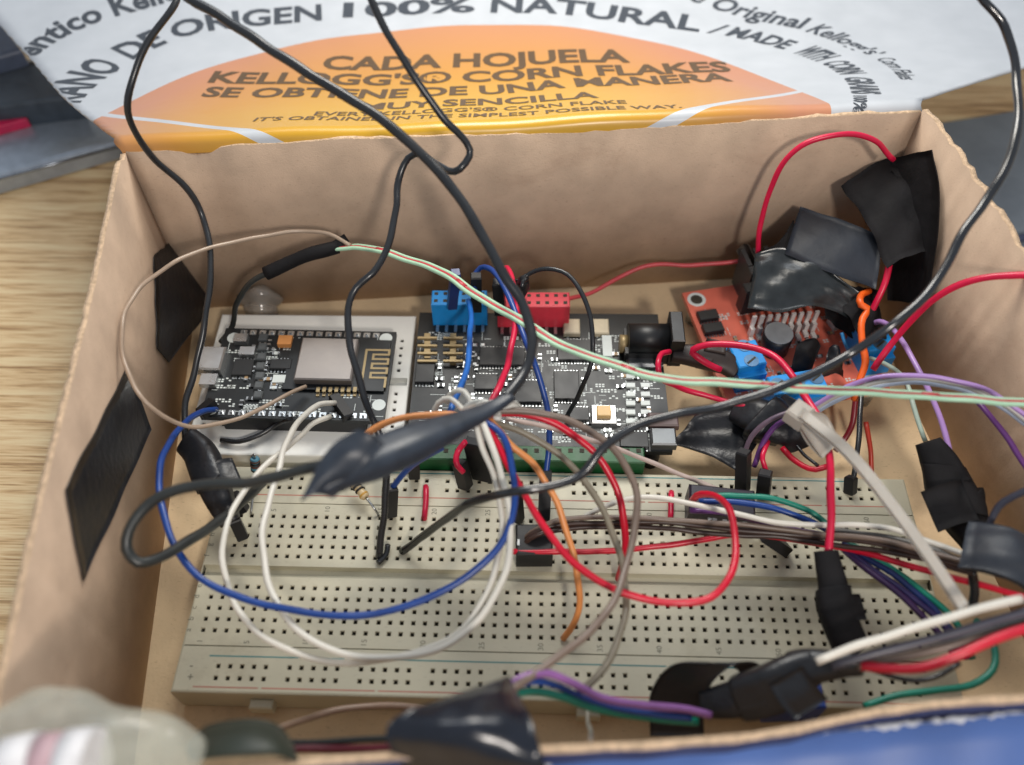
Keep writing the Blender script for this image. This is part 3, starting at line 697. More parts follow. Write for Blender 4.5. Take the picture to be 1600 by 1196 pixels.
# ---- red motor driver board
zM = -1.0; aM = math.radians(12.5)
A_, B_ = P(1068, 462, zM), P(1118, 600, zM); print('L298 left edge', A_, B_)
TLm = P(1066, 458, zM); cM = TLm+Matrix.Rotation(aM, 3, 'Z')@Vector((21.5, -21.5, 0)); frM = local_board(cM.x, cM.y, aM); sM = 43.0
drv = thing('motor_driver_board', (cM.x, cM.y, -10), 'red motor driver board with blue screw terminals and taped black heatsink', 'circuit board')
part('board', M_pcbred, drv, lambda m: m.box(frM(0, 0, zM-1.6), (sM, sM, 1.6), aM))
for sx, sy in ((-1, -1), (1, -1), (1, 1), (-1, 1)):
    part('standoff', M_metal, drv, lambda m: m.cyl(frM(sx*18, sy*18, -10), frM(sx*18, sy*18, zM-1.6), 2.2, 12))
    def ringf(m):
        c = frM(sx*18.3, sy*18.3, zM+0.03); n = 24
        v = [c+Vector((math.cos(2*math.pi*k/n)*r, math.sin(2*math.pi*k/n)*r, 0)) for r in (1.7, 2.6) for k in range(n)]
        m.add(v, [(k, n+k, n+(k+1) % n, (k+1) % n) for k in range(n)], 0); m.add(v[:n], [tuple(range(n))], 1)
    part('mounting_hole', [M_silk, M_hole], drv, ringf)
build('silkscreen', silkmb(frM, -19, 19, -19, 14, 60, zM, 31), M_silk, drv)
scatter_smd(drv, frM, aM, -17, 19, -16, 4, 26, zM, 41)
for (px, py) in ((1105, 497), (1113, 517)):
    chip(drv, px, py, zM, 5.6, 3.2, 1.6, aM)
def terminal(px, py, z, w_, d_, an, n, h=9.0):
    c = P(px, py, z); mb = MB(); mb.box(c, (w_, d_, h*0.7), an); mb.box(c+Vector((0, 0, h*0.7)), (w_, d_*0.72, h*0.3), an, bev=0.3)
    o = build('screw_terminal', mb, M_cblue, drv); R = Matrix.Rotation(an, 3, 'Z')
    for i in range(n):
        q = c+R@Vector((0, 0, h)); 
        off = (i-(n-1)/2)*5.0; q += R@(Vector((off, 0, 0)) if w_ > d_ else Vector((0, off, 0)))
        mb = MB(); mb.cyl(q, q+Vector((0, 0, 0.15)), 1.9, 18); so = build('screw', mb, mat('screw_blue_steel', '#5a7a98', 0.35, metal=0.6), o)
        mb = MB(); mb.box(q+Vector((0, 0, 0.16)), (3.0, 0.5, 0.08), an+0.5); 
        build('screw_slot', mb, M_hole, drv)
terminal(1157, 585, zM, 7.5, 11, aM+math.radians(2), 2)
terminal(1232, 628, zM, 14, 8, aM, 3)
terminal(1352, 560, zM, 7.5, 11, aM, 2)
# electrolytic capacitor
for (px, py, hh, rr) in ((1208, 545, 6.5, 3.9),):
    c = P(px, py, zM); mb = MB(); mb.cyl(c, c+Vector((0, 0, hh)), rr, 28); o = build('capacitor', mb, mat('black_sleeve', '#1b1c22', 0.35), drv)
    mb = MB(); mb.cyl(c+Vector((0, 0, hh)), c+Vector((0, 0, hh+0.25)), rr-0.15, 28); build('capacitor_top', mb, mat('dull_aluminium', '#c3c7ca', 0.4, metal=0.5), o)
# power chip with its comb of pins, and heatsink
q0 = frM(0, 8.5, zM)
mb = MB(); mb.box(q0+Vector((0, 1.5, 3)), (20, 3.6, 9), aM, bev=0.3); build('power_chip', mb, M_chip, drv)
mb = MB()
for i in range(9):
    a = P(1172+i*12, 524-i*1.0, zM+0.5); mb.box(a, (1.15, 1.4, 3.2), aM); mb.box(a+Vector((0, 0.9, 3.2)), (1.15, 0.6, 3.6), aM); mb.box(a+Vector((0, -2.4+(i % 2)*1.0, 0)), (1.2, 2.0, 0.9), aM)
build('pin_comb', mb, mat('tin_pin', '#dcd6d2', 0.4, metal=0.15), drv)
mb = MB(); hq = frM(2.5, 15, zM)
mb.box(hq, (18, 3, 13), aM, bev=0.3)
for i in range(6): mb.box(hq+Matrix.Rotation(aM, 3, 'Z')@Vector((-8.3+i*3.3, 4.6, 0)), (1.2, 6.2, 13), aM)
build('heatsink', mb, mat('grey_aluminium', '#4d5053', 0.4, metal=0.5), drv)
mb = MB()
for i in range(3): mb.box(P(1305, 508+i*2, zM)+Vector((0, 0, 0)), (3.5-i, 3.5-i, 2+i*0.6), 0.4)
build('trim_component', mb, M_silk, drv)

# ------------------------------------------------------------------ black tape pieces
def sheet_thing(label, A, B, th=0.35, M=M_tapem, n=18, m=8, wob=0.0, sag=0.0, name='tape_strip', cat='tape', group=None):
    mb = MB(); mb.sheet([P(*p) if len(p) == 3 else Vector(p[:3]) for p in A], [P(*p) if len(p) == 3 else Vector(p[:3]) for p in B], th, n, m, 0, wob, sag)
    return build(name, mb, M, None, label, cat, group)
def Lw(px, py, off=0.5): q = PP(px, py, FL-nL*off, nL); return (*q, 0)
def Bw(px, py, off=0.5): q = PP(px, py, BL-nB*off, nB); return (*q, 0)
def Rw(px, py, off=0.5): q = PP(px, py, BR-nR*off, nR); return (*q, 0)
sheet_thing('long black tape strip stuck on the left cardboard wall, nearest the camera', [Lw(200, 574), Lw(102, 765)], [Lw(236, 672), Lw(130, 908)], M=M_tape, wob=0.22)
sheet_thing('kinked black tape patch across the rear left corner of the box', [Lw(240, 402), Lw(243, 450), Lw(246, 545)], [Lw(268, 376), (*(P(325, 470, -6)), 0), Lw(263, 565)], wob=0.3, M=M_tape, m=12)
# back right corner: tape over the battery wires
sheet_thing('black tape square pressed into the rear right corner', [Rw(1392, 250, 3), Rw(1384, 350, 4), Rw(1388, 468, 3)], [Rw(1457, 232, 1.0), Rw(1468, 320, 1.0), Rw(1450, 478, 1.0)], wob=0.3, sag=0.0, m=6)
def wrap(label, pts, M=M_tape, jit=0.12, flat=0.72, name='tape_wrap', n=30, cat='tape', seed=1, fold=0.25, bands=None, tail=True):
    # pts: (px, py, z, radius mm): a bundle wound with tape: overlapping slanted turns with cut edges and flattened creases
    NN = 60; q = smooth([P(*p[:3]) for p in pts], NN); rr = smooth([Vector((p[3], i, 0)) for i, p in enumerate(pts)], NN); r = random.Random(seed)
    tan = [(q[min(i+1, NN)]-q[max(i-1, 0)]).normalized() for i in range(NN+1)]; up = Vector((0, 0, 1)); mb = MB()
    L = sum((b-a).length for a, b in zip(q, q[1:])); bands = bands or max(2, int(L/8)); w_ = NN/bands
    for b in range(bands):
        i0 = max(0, int(b*w_-(w_*0.25 if b else 0))); i1 = min(NN, int((b+1)*w_+w_*0.2)); v = []; N = i1-i0+1
        ph = r.random()*6; ph2 = r.random()*6; sk = r.uniform(-0.45, 0.45); skp = r.random()*6; g = 1+r.uniform(-jit, jit)*0.7; fl = flat*r.uniform(0.85, 1.12); cr = r.uniform(0.5, 1.3)*fold
        for i in range(i0, i1+1):
            u = (i-i0)/max(1, N-1); nr = (up-tan[i]*up.dot(tan[i])); nr = nr.normalized() if nr.length > 0.15 else Vector((0, 1, 0)); bi = tan[i].cross(nr)
            ca, sa = math.cos(ph*0.1), math.sin(ph*0.1); nr, bi = nr*ca+bi*sa, bi*ca-nr*sa
            R0 = rr[i].x*g*(1.06-0.12*u)
            for k in range(n):
                a = 2*math.pi*k/n; se = (abs(math.cos(a))**3.2+abs(math.sin(a))**3.2)**(-1/3.2)
                R_ = R0*se*(1-0.22*cr*abs(math.sin(1.5*a+ph2+u*1.4))-0.10*cr*abs(math.sin(2.5*a+ph-u*1.1)))
                v.append(q[i]+tan[i]*(sk*R0*math.cos(a+skp))+nr*(math.cos(a)*R_*fl)+bi*(math.sin(a)*R_))
        o = len(mb.v); mb.add(v, [(i*n+k, i*n+(k+1) % n, (i+1)*n+(k+1) % n, (i+1)*n+k) for i in range(N-1) for k in range(n)], 0, True)
        mb.add([], []); mb.f.append([o+k for k in range(n)][::-1]); mb.m.append(0); mb.sm.append(False); mb.f.append([o+(N-1)*n+k for k in range(n)]); mb.m.append(0); mb.sm.append(False)
    if tail:
        i = int(NN*0.55); R0 = rr[i].x; nr = (up-tan[i]*up.dot(tan[i])).normalized(); bi = tan[i].cross(nr); sgn = r.choice((-1, 1))
        A = [q[i-6]+nr*R0*0.8, q[i-6]+bi*sgn*R0*0.8+nr*R0*0.75, q[i-5]+bi*sgn*R0*1.5+nr*R0*0.45]; B = [p+tan[i]*R0*1.6 for p in A]
        mb.sheet(A, B, 0.25, 8, 5, wob=0.06)
    return build(name, mb, M, None, label, cat)
wrap('crumpled ball of black tape on the rear right corner where a red wire enters', [(1330, 290, 28, 2.0), (1360, 290, 28, 6.5), (1395, 300, 28, 8.5), (1425, 330, 26, 7)], jit=0.25, seed=3, M=M_tapem, fold=0.5)
sheet_thing('pointed black tape piece folded over the ball in the rear right corner', [(1314, 291, 30), (1352, 345, 28), (1386, 420, 24)], [(1393, 247, 33), (1436, 300, 33), (1452, 392, 26)], M=M_tapem, wob=0.35, sag=1.5)
sheet_thing('blue-black tape flag standing up beside the heatsink', [(1250, 324, 22), (1330, 350, 24), (1378, 372, 24)], [(1226, 398, 20), (1300, 428, 20), (1368, 452, 18)], M=M_tapeblue, wob=0.1, sag=1.0)
sheet_thing('glossy black tape wrapped over the front of the heatsink', [(1180, 396, 19), (1230, 390, 20), (1290, 418, 20), (1350, 465, 16)], [(1168, 482, 14), (1222, 488, 14.5), (1282, 478, 14.5), (1340, 508, 10)], M=mat('glossy_black_tape', '#24282a', 0.24, var=0.3, bump=0.2, bscale=1.5), wob=0.3, sag=1.0, m=12)
sheet_thing('small upright dark tape tab left of the heatsink', [(1150, 392, 10), (1165, 380, 12), (1183, 410, 12)], [(1172, 445, 4), (1178, 440, 4), (1188, 440, 4)], M=mat('brown_grey_tape', '#4a4038', 0.5), wob=0.1)
sheet_thing('pointed dark tape offcut behind the heatsink', [(1180, 398, 17), (1215, 380, 19), (1240, 345, 21)], [(1186, 405, 17), (1222, 398, 19), (1252, 392, 21)], M=M_tapem, wob=0.1)
sheet_thing('dark tape piece hanging below the blue-black flag', [(1290, 440, 14), (1340, 450, 15), (1372, 452, 15)], [(1290, 498, 4), (1320, 520, 4), (1345, 540, 4)], M=M_tapem, wob=0.3)
sheet_thing('small black tape cone standing among the parts of the red board', [(1232, 600, 0), (1240, 560, 6), (1246, 538, 9)], [(1262, 598, 0), (1272, 565, 6), (1282, 540, 8)], M=M_tapem, wob=0.3, sag=2.5)
sheet_thing('small black tape tab right of the tape cone on the red board', [(1284, 590, 0), (1290, 565, 5), (1296, 545, 7)], [(1318, 592, 0), (1316, 572, 5), (1312, 548, 7)], M=M_tape, wob=0.3, sag=2)
sheet_thing('black tape fold hiding the right side of the red board below the blue-black flag', [(1300, 470, 14), (1330, 500, 13), (1345, 545, 10)], [(1345, 450, 15), (1372, 480, 13), (1385, 530, 8)], M=M_tapem, wob=0.4, sag=2)
sheet_thing('wide black tape sheet lying between the red board and the large breadboard', [(1092, 640, 0), (1070, 670, -3), (1048, 694, -6)], [(1215, 640, 2), (1185, 690, 0), (1155, 738, -2)], M=M_tape, wob=0.25, sag=1.5)
wrap('lump of black tape under the white cable tie head', [(1150, 640, 4, 4), (1190, 655, 6, 6), (1235, 680, 6, 5), (1250, 700, 4, 3)], jit=0.2, seed=6, fold=0.4)
wrap('dark taped joint just behind the screw terminal at the left of the red board', [(1050, 552, 6, 2.2), (1085, 556, 6, 3.2), (1130, 566, 6, 3.5), (1150, 580, 5, 3)], jit=0.15, seed=16, M=mat('brown_black_tape', '#2b201c', 0.5))
wrap('black tape sleeve joining wires near the left wall', [(292, 688, 12, 3.0), (312, 708, 12, 3.7), (328, 745, 12, 4.0), (345, 785, 10, 3.9), (360, 815, 7, 3.0)], seed=5, jit=0.15, fold=0.4)
wrap('large glossy black tape bundle blurred above the middle of the breadboard', [(800, 618, 46, 1.2), (765, 640, 47, 1.6), (710, 665, 50, 2.5), (650, 690, 53, 3.9), (590, 714, 55, 4.2), (540, 732, 57, 4.4), (505, 752, 57, 3.4)], flat=0.7, jit=0.02, seed=8, fold=0.2, bands=1, tail=False, M=mat('smoky_glossy_tape', '#2b323c', 0.38, var=0.25, bump=0.15, bscale=2))
sheet_thing('open pointed end flap of the large blurred tape bundle', [(552, 676, 62), (512, 706, 61), (471, 784, 58)], [(600, 694, 61), (570, 730, 60), (520, 778, 55)], M=mat('smoky_glossy_tape', '#23282f', 0.25), th=0.5, wob=0.1, sag=2)
wrap('black tape sleeve hanging from the crimson wire at the right', [(1290, 862, 18, 2.3), (1296, 890, 17, 2.7), (1302, 915, 16, 3.1), (1304, 945, 15, 3.3), (1318, 985, 13, 3.4), (1332, 1018, 11, 3.5)], seed=10, jit=0.14, fold=0.3, M=M_tapem)
sheet_thing('curled black tape loop standing up at the front edge of the breadboard', [(1016, 1150, 8), (1016, 1085, 14), (1050, 1040, 20), (1110, 1036, 22), (1150, 1045, 18), (1185, 1095, 8)], [(1100, 1150, 8), (1100, 1110, 12), (1112, 1068, 18), (1145, 1040, 21), (1185, 1038, 18), (1215, 1080, 10)], M=M_tape, n=30, th=0.3)
wrap('thick black tape wrap round the ribbon wires at the front right', [(1095, 1100, 14, 2.6), (1150, 1092, 18, 4.0), (1205, 1076, 22, 4.4), (1262, 1046, 25, 4.4), (1318, 1040, 27, 3.0), (1352, 1042, 28, 2.0)], seed=12, jit=0.12, flat=0.7)
sheet_thing('glossy black tape folded over wires and the front wall', [(788, 1062, 38), (740, 1078, 44), (665, 1104, 49), (611, 1128, 51), (603, 1148, 50), (618, 1180, 46), (640, 1230, 40)], [(802, 1076, 38), (812, 1094, 44), (826, 1120, 49), (838, 1155, 51), (850, 1190, 50), (862, 1225, 46), (870, 1260, 40)], M=mat('glossy_navy_tape', '#161a24', 0.24, var=0.2, bump=0.08, bscale=1), th=0.5, sag=3.0, n=26, m=14, wob=0.22)
sheet_thing('dark green-black tape flap by the front left of the box', [(298, 1158, 36), (325, 1136, 42), (385, 1126, 45), (432, 1134, 44), (458, 1166, 40)], [(296, 1188, 48), (340, 1184, 50), (390, 1181, 51), (430, 1180, 50), (466, 1190, 47)], M=mat('green_black_tape', '#2a3026', 0.5), th=0.5, sag=1.5, wob=0.1)
wrap('black tape sleeve leaning on the right end of the large breadboard', [(1450, 690, 16, 2.6), (1470, 722, 15, 5.0), (1488, 768, 13, 5.8), (1512, 818, 12, 4.8), (1530, 850, 12, 3.6)], seed=15, jit=0.12, M=M_tapem, fold=0.4)
sheet_thing('wide blue-black tape band wrapped round the ribbon at the right edge of the photo', [(1515, 820, 26), (1508, 855, 27), (1500, 888, 26)], [(1620, 858, 30), (1625, 900, 31), (1630, 945, 30)], M=M_tapeblue, wob=0.15, sag=3.0, th=1.5)
# ------------------------------------------------------------------ long black leads
wire('black lead rising from the left taped sleeve and leaving at the top left', [(262, -60, 84), (275, 0, 80), (235, 60, 76), (206, 130, 70), (203, 190, 62), (240, 250, 52), (290, 290, 44), (318, 340, 36), (328, 420, 30), (322, 500, 24), (305, 570, 18), (290, 630, 14), (290, 690, 12)], 1.55, M_wblack, name='black_lead')
wire('thick black cable running from the top left down to the blurred tape bundle', [(260, -50, 88), (300, 0, 86), (345, 25, 84), (430, 83, 80), (520, 138, 76), (600, 190, 72), (680, 262, 66), (740, 345, 60), (790, 432, 54), (818, 480, 50), (830, 530, 48), (820, 580, 46), (785, 628, 46)], 2.1, M_wblack, name='black_lead')
wire('black lead bent in a hook at the top centre, dropping to the breadboard', [(560, -60, 92), (580, 0, 88), (603, 45, 84), (640, 110, 78), (690, 182, 70), (726, 218, 65), (735, 242, 62), (716, 268, 60), (683, 258, 58), (655, 240, 56), (636, 250, 54), (622, 290, 50), (620, 325, 48), (605, 385, 44), (585, 425, 42), (556, 450, 40), (546, 478, 38), (545, 520, 35), (555, 575, 32), (575, 640, 27), (597, 690, 22), (604, 740, 15), (599, 800, 9), (592, 872, 1)], 1.6, M_wblack, name='black_lead')
wire('long glossy black lead sweeping from the top right corner to the breadboard', [(1510, -60, 90), (1535, 0, 86), (1568, 45, 82), (1590, 110, 78), (1590, 190, 74), (1570, 262, 70), (1542, 312, 66), (1500, 375, 62), (1462, 440, 58), (1405, 500, 54), (1330, 552, 48), (1230, 602, 45), (1130, 632, 43), (1010, 662, 42), (950, 693, 41), (915, 735, 38), (870, 758, 37), (800, 770, 37), (740, 785, 29), (692, 812, 17), (655, 846, 5), (628, 862, 0.5)], 1.8, mat('glossy_black_jacket', '#1a1c20', 0.17, var=0.2, spec=0.8), name='black_lead')
wire('dark grey lead looping left from the blurred tape bundle to the left sleeve', [(530, 722, 56), (470, 735, 52), (400, 752, 46), (310, 760, 42), (245, 782, 40), (206, 820, 38), (198, 855, 36), (218, 878, 34), (270, 862, 30), (325, 828, 24), (365, 795, 18), (410, 755, 10)], 2.1, M_wgreyblk, name='black_lead')
wire('thin black wire arching from a plug over the controller board', [(815, 450, 24), (822, 432, 25), (850, 420, 28), (885, 430, 28), (914, 468, 26), (928, 525, 22), (920, 580, 16), (900, 622, 9), (885, 652, 3)], 1.25, M_wblack)
wrap('small bulbous black plug above the red header', [(811, 462, 16, 1.3), (814, 450, 20, 1.8), (818, 438, 24, 1.6), (824, 432, 25, 0.8)], jit=0.02, flat=1, fold=0.05, M=M_dupont, name='plug', cat='plug')
wire('short black wire curving from the heat-shrink joint down to the glue blob', [(425, 424, 22), (395, 438, 20), (375, 465, 15), (368, 490, 8), (360, 515, 3), (345, 535, 3)], 1.6, M_wgreyblk)
wire('dark wire lying on the front of the small white breadboard', [(345, 688, 0), (375, 690, 0.5), (405, 680, 1), (435, 662, 2), (455, 655, 5)], 1.3, M_wblack)
wire('short black wire end sticking from a hole near the centre of the breadboard', [(606, 852, 1.2), (601, 868, 1.0), (590, 880, 0.8)], 1.4, M_wblack)
# heat shrink joint
hs_ = build('heat_shrink_joint', tubemesh(wpts([(415, 428, 22), (450, 412, 24), (500, 394, 26), (528, 386, 26)]), 1.75, 14), M_tapem, None, 'straight black heat-shrink joint in front of the rear wall', 'heat shrink')
mb = MB(); mb.sheet([P(520, 378, 27), P(538, 366, 28)], [P(528, 392, 26), P(546, 378, 27)], 0.6, 4, 3); build('loose_end', mb, M_tapem, hs_)
# triple ribbon: mint, red, mint
rb = [(518, 388, 26), (560, 388, 27), (610, 396, 29), (680, 420, 31), (748, 463, 33), (820, 505, 35), (880, 540, 37), (950, 568, 39), (1030, 588, 41), (1130, 600, 42), (1250, 606, 42), (1400, 616, 42), (1620, 630, 42)]
base = wpts(rb); rib = thing('ribbon_cable', base[0], 'mint and red striped ribbon cable running from the heat-shrink joint to the right edge', 'cable')
def offset_path(q, o, lift=0.0):
    out = []
    for i in range(len(q)):
        t = (q[min(i+1, len(q)-1)]-q[max(i-1, 0)]).normalized(); sd = t.cross(Vector((0, 0.45, 0.9))).normalized(); out.append(q[i]+sd*o+Vector((0, 0, lift)))
    return out
for o, M in ((-0.95, M_wmint), (0.0, mat('coral_red_jacket', '#b93a42', 0.4)), (0.95, M_wmint)):
    build('ribbon_strand', tubemesh(offset_path(base, o), 0.5 if o else 0.46, 10), M, rib)
for k in (0.082, 0.225, 0.36, 0.51, 0.68, 0.86):
    i = int(k*len(base)); seg = base[i:i+3]; mb = MB(); mb.tube(seg, 0.8, 8, flat=0.7); build('split_mark', mb, mat('coral_red_jacket', '#b93a42', 0.4), rib)
# ------------------------------------------------------------------ jumper wires
wire('large blue loop across the left half of the breadboard', [(752, 655, 34), (785, 680, 34), (800, 735, 32), (803, 790, 30), (790, 838, 28), (750, 885, 26), (680, 930, 24), (600, 957, 23), (530, 962, 23), (450, 952, 23), (380, 936, 23), (312, 902, 24), (272, 850, 26), (252, 790, 27), (250, 735, 26), (264, 692, 22), (290, 660, 16), (318, 643, 10), (338, 640, 6)], 1.55, M_wblue)
wire('blue wire arching behind the black cable from the blue header to the green strip', [(744, 462, 18), (739, 436, 20), (752, 417, 22), (772, 424, 24), (792, 460, 26), (812, 510, 26), (834, 560, 24), (848, 605, 20), (855, 650, 16), (857, 700, 12), (853, 745, 8)], 1.5, M_wblue)
wire('blue wire dropping in front of the blue header into the white tie', [(732, 470, 14), (736, 500, 18), (733, 550, 24), (724, 590, 28), (712, 625, 32), (700, 655, 33)], 1.5, mat('light_blue_jacket', '#1f68bd', 0.35))
wire('short blue wire entering the dark plug left of the blurred tape bundle', [(690, 700, 26), (652, 722, 20), (630, 742, 14), (612, 764, 9)], 1.5, M_wblue)
wire('red wire from the red header into the white tie', [(790, 450, 14), (784, 425, 19), (794, 418, 21), (802, 445, 23), (806, 495, 24), (800, 545, 26), (785, 590, 30), (765, 635, 33)], 1.6, M_wmag)
wire('red wire curving from the tie down the middle of the breadboard', [(755, 648, 34), (800, 646, 33), (850, 655, 31), (900, 682, 28), (940, 722, 24), (965, 770, 20), (977, 825, 15), (975, 870, 9), (966, 905, 1)], 1.7, M_wred)
wire('big red loop swinging round the centre right of the breadboard', [(752, 648, 34), (775, 690, 33), (803, 742, 31), (840, 808, 28), (880, 862, 26), (930, 905, 24), (985, 932, 23), (1050, 942, 23), (1108, 932, 23), (1143, 896, 24), (1152, 850, 24), (1142, 805, 22), (1118, 777, 18), (1092, 772, 14), (1080, 785, 10)], 1.6, M_wred)
wire('soft orange wire from the tie to the near hole rows', [(765, 655, 33), (800, 695, 31), (835, 728, 27), (864, 775, 23), (886, 830, 19), (900, 885, 15), (905, 935, 10), (896, 975, 5), (880, 998, 0.5)], 1.5, M_worange)
wire('pale orange wire passing behind the blurred tape bundle', [(540, 712, 28), (560, 692, 32), (595, 664, 34), (645, 650, 35), (695, 648, 35), (745, 652, 35)], 1.5, M_worange)
wire('inner white loop from the wireless board round to the tie', [(524, 630, 6), (498, 632, 9), (468, 658, 14), (445, 700, 18), (430, 750, 20), (414, 810, 21), (412, 868, 21), (428, 935, 21), (475, 992, 21), (545, 1024, 21), (615, 1028, 21), (690, 1012, 22), (750, 966, 24), (786, 905, 26), (797, 840, 28), (790, 765, 31), (770, 700, 34), (752, 655, 35)], 1.5, M_wwhite)
wire('outer white loop from the wireless board round to the tie', [(516, 651, 5), (486, 664, 8), (445, 702, 14), (398, 748, 18), (358, 808, 20), (346, 868, 20), (360, 928, 19), (398, 985, 19), (460, 1018, 19), (535, 1036, 19), (600, 1034, 19), (670, 1012, 20), (730, 972, 22), (768, 915, 24), (783, 850, 26), (778, 775, 29), (758, 705, 32), (742, 655, 34)], 1.4, M_wwhite)
wire('taupe wire from the tie looping right and down to the front tape wrap', [(752, 642, 35), (820, 645, 34), (885, 655, 33), (945, 688, 31), (982, 738, 29), (995, 790, 28), (986, 862, 27), (962, 930, 28), (922, 985, 30), (875, 1028, 32), (830, 1058, 34), (795, 1080, 36)], 1.6, M_wbrown)
wire('olive grey wire from the tie curving down to the purple front wires', [(758, 655, 33), (825, 680, 31), (885, 722, 27), (935, 785, 24), (965, 848, 22), (976, 905, 21), (975, 960, 21), (962, 1010, 22), (938, 1052, 24), (905, 1082, 26)], 1.5, mat('olive_grey_jacket', '#7c7464', 0.35))
wire('pale pinkish flat wire slanting behind the red wires', [(790, 655, 25), (860, 668, 22), (930, 690, 18), (1000, 716, 12), (1080, 748, 7), (1150, 775, 4)], 1.2, mat('pale_pink_jacket', '#b9a8a0', 0.35))
def Lo(px, py, off): q = PP(px, py, FL-nL*off, nL); return (*q, 0)
def Bo(px, py, off): q = PP(px, py, BL-nB*off, nB); return (*q, 0)
wire('thin taupe loop round the left side of the box', [(548, 384, 27), (512, 366, 28), (468, 362, 28), (410, 368, 30), (340, 386, 32), (270, 411, 35), Lo(216, 452, 3), Lo(191, 510, 1.6), Lo(196, 570, 2.5), Lo(222, 622, 7), (262, 654, 26), (310, 668, 20), (372, 655, 15), (430, 625, 11), (478, 604, 7)], 1.1, M_wthin)
# loops of white wire above the tie
for lb, pp in (('tiny white wire hoop standing at the left of the tie', [(676, 662, 30), (682, 634, 33), (702, 622, 35), (722, 638, 35), (738, 655, 34)]),
               ('tiny white wire hoop standing at the back of the tie', [(698, 630, 32), (706, 614, 34), (722, 612, 36), (738, 634, 36), (748, 652, 34)])):
    wire(lb, pp, 1.3, M_wwhite)
# cable tie bunch
tie = thing('cable_tie', P(750, 645, 26), 'white cable tie gathering the jumper wires in the middle', 'cable tie')
mb = MB(); c = P(752, 648, 34)
mb.tube([c+Vector((math.cos(a)*3.4, -0.2+math.sin(a)*1.0, math.sin(a)*3.4)) for a in [i*math.pi/10 for i in range(21)]], 0.9, 8, flat=0.5); build('band', mb, M_white, tie)
mb = MB(); mb.sheet([P(742, 632, 38), P(780, 622, 38), P(808, 628, 36)], [P(748, 640, 37), P(790, 640, 35), P(826, 646, 32)], 0.4, 12, 4, wob=0.2); build('tail', mb, M_white, tie)
# right tie
t2 = thing('cable_tie', P(1250, 660, 20), 'long translucent cable tie running diagonally to the right edge', 'cable tie')
mb = MB(); mb.sheet([P(1258, 640, 33), P(1330, 700, 34), P(1400, 785, 34), P(1462, 870, 33), P(1512, 945, 32)], [P(1248, 653, 33), P(1318, 712, 34), P(1387, 796, 34), P(1448, 880, 33), P(1498, 955, 32)], 0.8, 30, 5); build('strap', mb, M_tie, t2)
mb = MB(); mb.sheet([P(1262, 640, 32), P(1288, 650, 30), P(1310, 690, 27)], [P(1246, 662, 30), P(1262, 690, 28), P(1282, 715, 25)], 1.6, 10, 6); mb.box(P(1245, 655, 29), (5.0, 4.2, 3.6), 0.8, bev=0.5); build('head', mb, M_tie, t2)
# right side red, orange, purple
wire('red arc from the heatsink up to the rear right tape', [(1184, 398, 16), Bo(1190, 345, 12), Bo(1212, 275, 9), Bo(1252, 228, 8), Bo(1308, 209, 8), Bo(1360, 219, 8), Bo(1396, 250, 9)], 1.5, M_wmag)
wire('red wire hanging from the corner tape behind the orange wire', [(1396, 345, 26), (1394, 385, 24), (1382, 440, 20), (1364, 485, 14), (1345, 515, 9)], 1.8, M_wmag)
wire('red wire entering from the right edge above the striped ribbon', [(1630, 430, 48), (1590, 430, 46), (1530, 437, 42), (1475, 458, 36), (1430, 492, 28), (1395, 535, 20), (1364, 578, 14)], 1.7, M_wmag)
wire('faded red wire along the foot of the rear wall', [(880, 470, 6), (920, 458, 3), (970, 432, 4), (1020, 415, 6), (1080, 414, 6), (1150, 409, 7), (1180, 404, 8)], 1.3, mat('faded_coral_jacket', '#c2474d', 0.4))
wire('crimson wire looping over the blue terminals and down to the black sleeve', [(1126, 578, 10), (1100, 566, 12), (1082, 550, 14), (1108, 539, 17), (1160, 540, 19), (1208, 556, 20), (1240, 588, 22), (1262, 628, 25), (1286, 672, 26), (1298, 725, 25), (1299, 795, 22), (1294, 868, 18)], 1.8, M_wmag)
wire('red wire hooked over the right end of the striped ribbon near the power jack', [(1046, 550, 14), (1033, 553, 16), (1028, 572, 17), (1034, 592, 14), (1060, 606, 8), (1100, 617, 6), (1140, 628, 6), (1185, 640, 8), (1228, 643, 9)], 1.5, M_wmag)
wire('knotted orange wire at the right of the red board', [(1358, 455, 16), (1346, 462, 17), (1346, 476, 18), (1356, 482, 17), (1346, 502, 16), (1348, 540, 14), (1350, 570, 12), (1340, 605, 9), (1335, 625, 6)], 1.9, M_worange2)
wire('lavender wire descending to the black sleeve on the right', [(1350, 520, 8), (1372, 502, 14), (1400, 518, 18), (1425, 560, 20), (1450, 610, 20), (1470, 655, 18), (1485, 710, 15)], 1.4, M_wlav)
for lb, dy, M, z in (('lavender wire arching highest in the purple trio at the right edge', 0, M_wlav, 30), ('silver grey wire in the middle of the purple trio', 7, M_wgrey, 29), ('pale blue-grey wire lowest in the purple trio', 14, mat('pale_blue_grey_jacket', '#98a4b8', 0.35), 27)):
    wire(lb, [(1240, 655+dy, z-16), (1290, 622+dy, z-9), (1350, 596+dy, z-2), (1420, 586+dy*0.8, z+2), (1490, 594+dy*0.8, z+3), (1550, 615+dy, z+2), (1620, 662+dy, z)], 1.15, M)
wire('dark purple wire falling down the right wall below the trio', [(1500, 605, 28), (1540, 640, 26), (1572, 685, 24), (1610, 740, 22)], 1.4, M_wpurple)
wire('pale green-grey wire dropping beside the lavender one', [(1360, 560, 8), (1385, 570, 12), (1408, 590, 14), (1428, 635, 14), (1446, 690, 12)], 1.2, mat('pale_grey_green_jacket', '#9fb0a4', 0.35))
wire('purple wire end curving into the pair of plugs behind the breadboard', [(1245, 648, 14), (1215, 665, 12), (1192, 695, 8), (1178, 730, 4)], 1.4, M_wpurple)
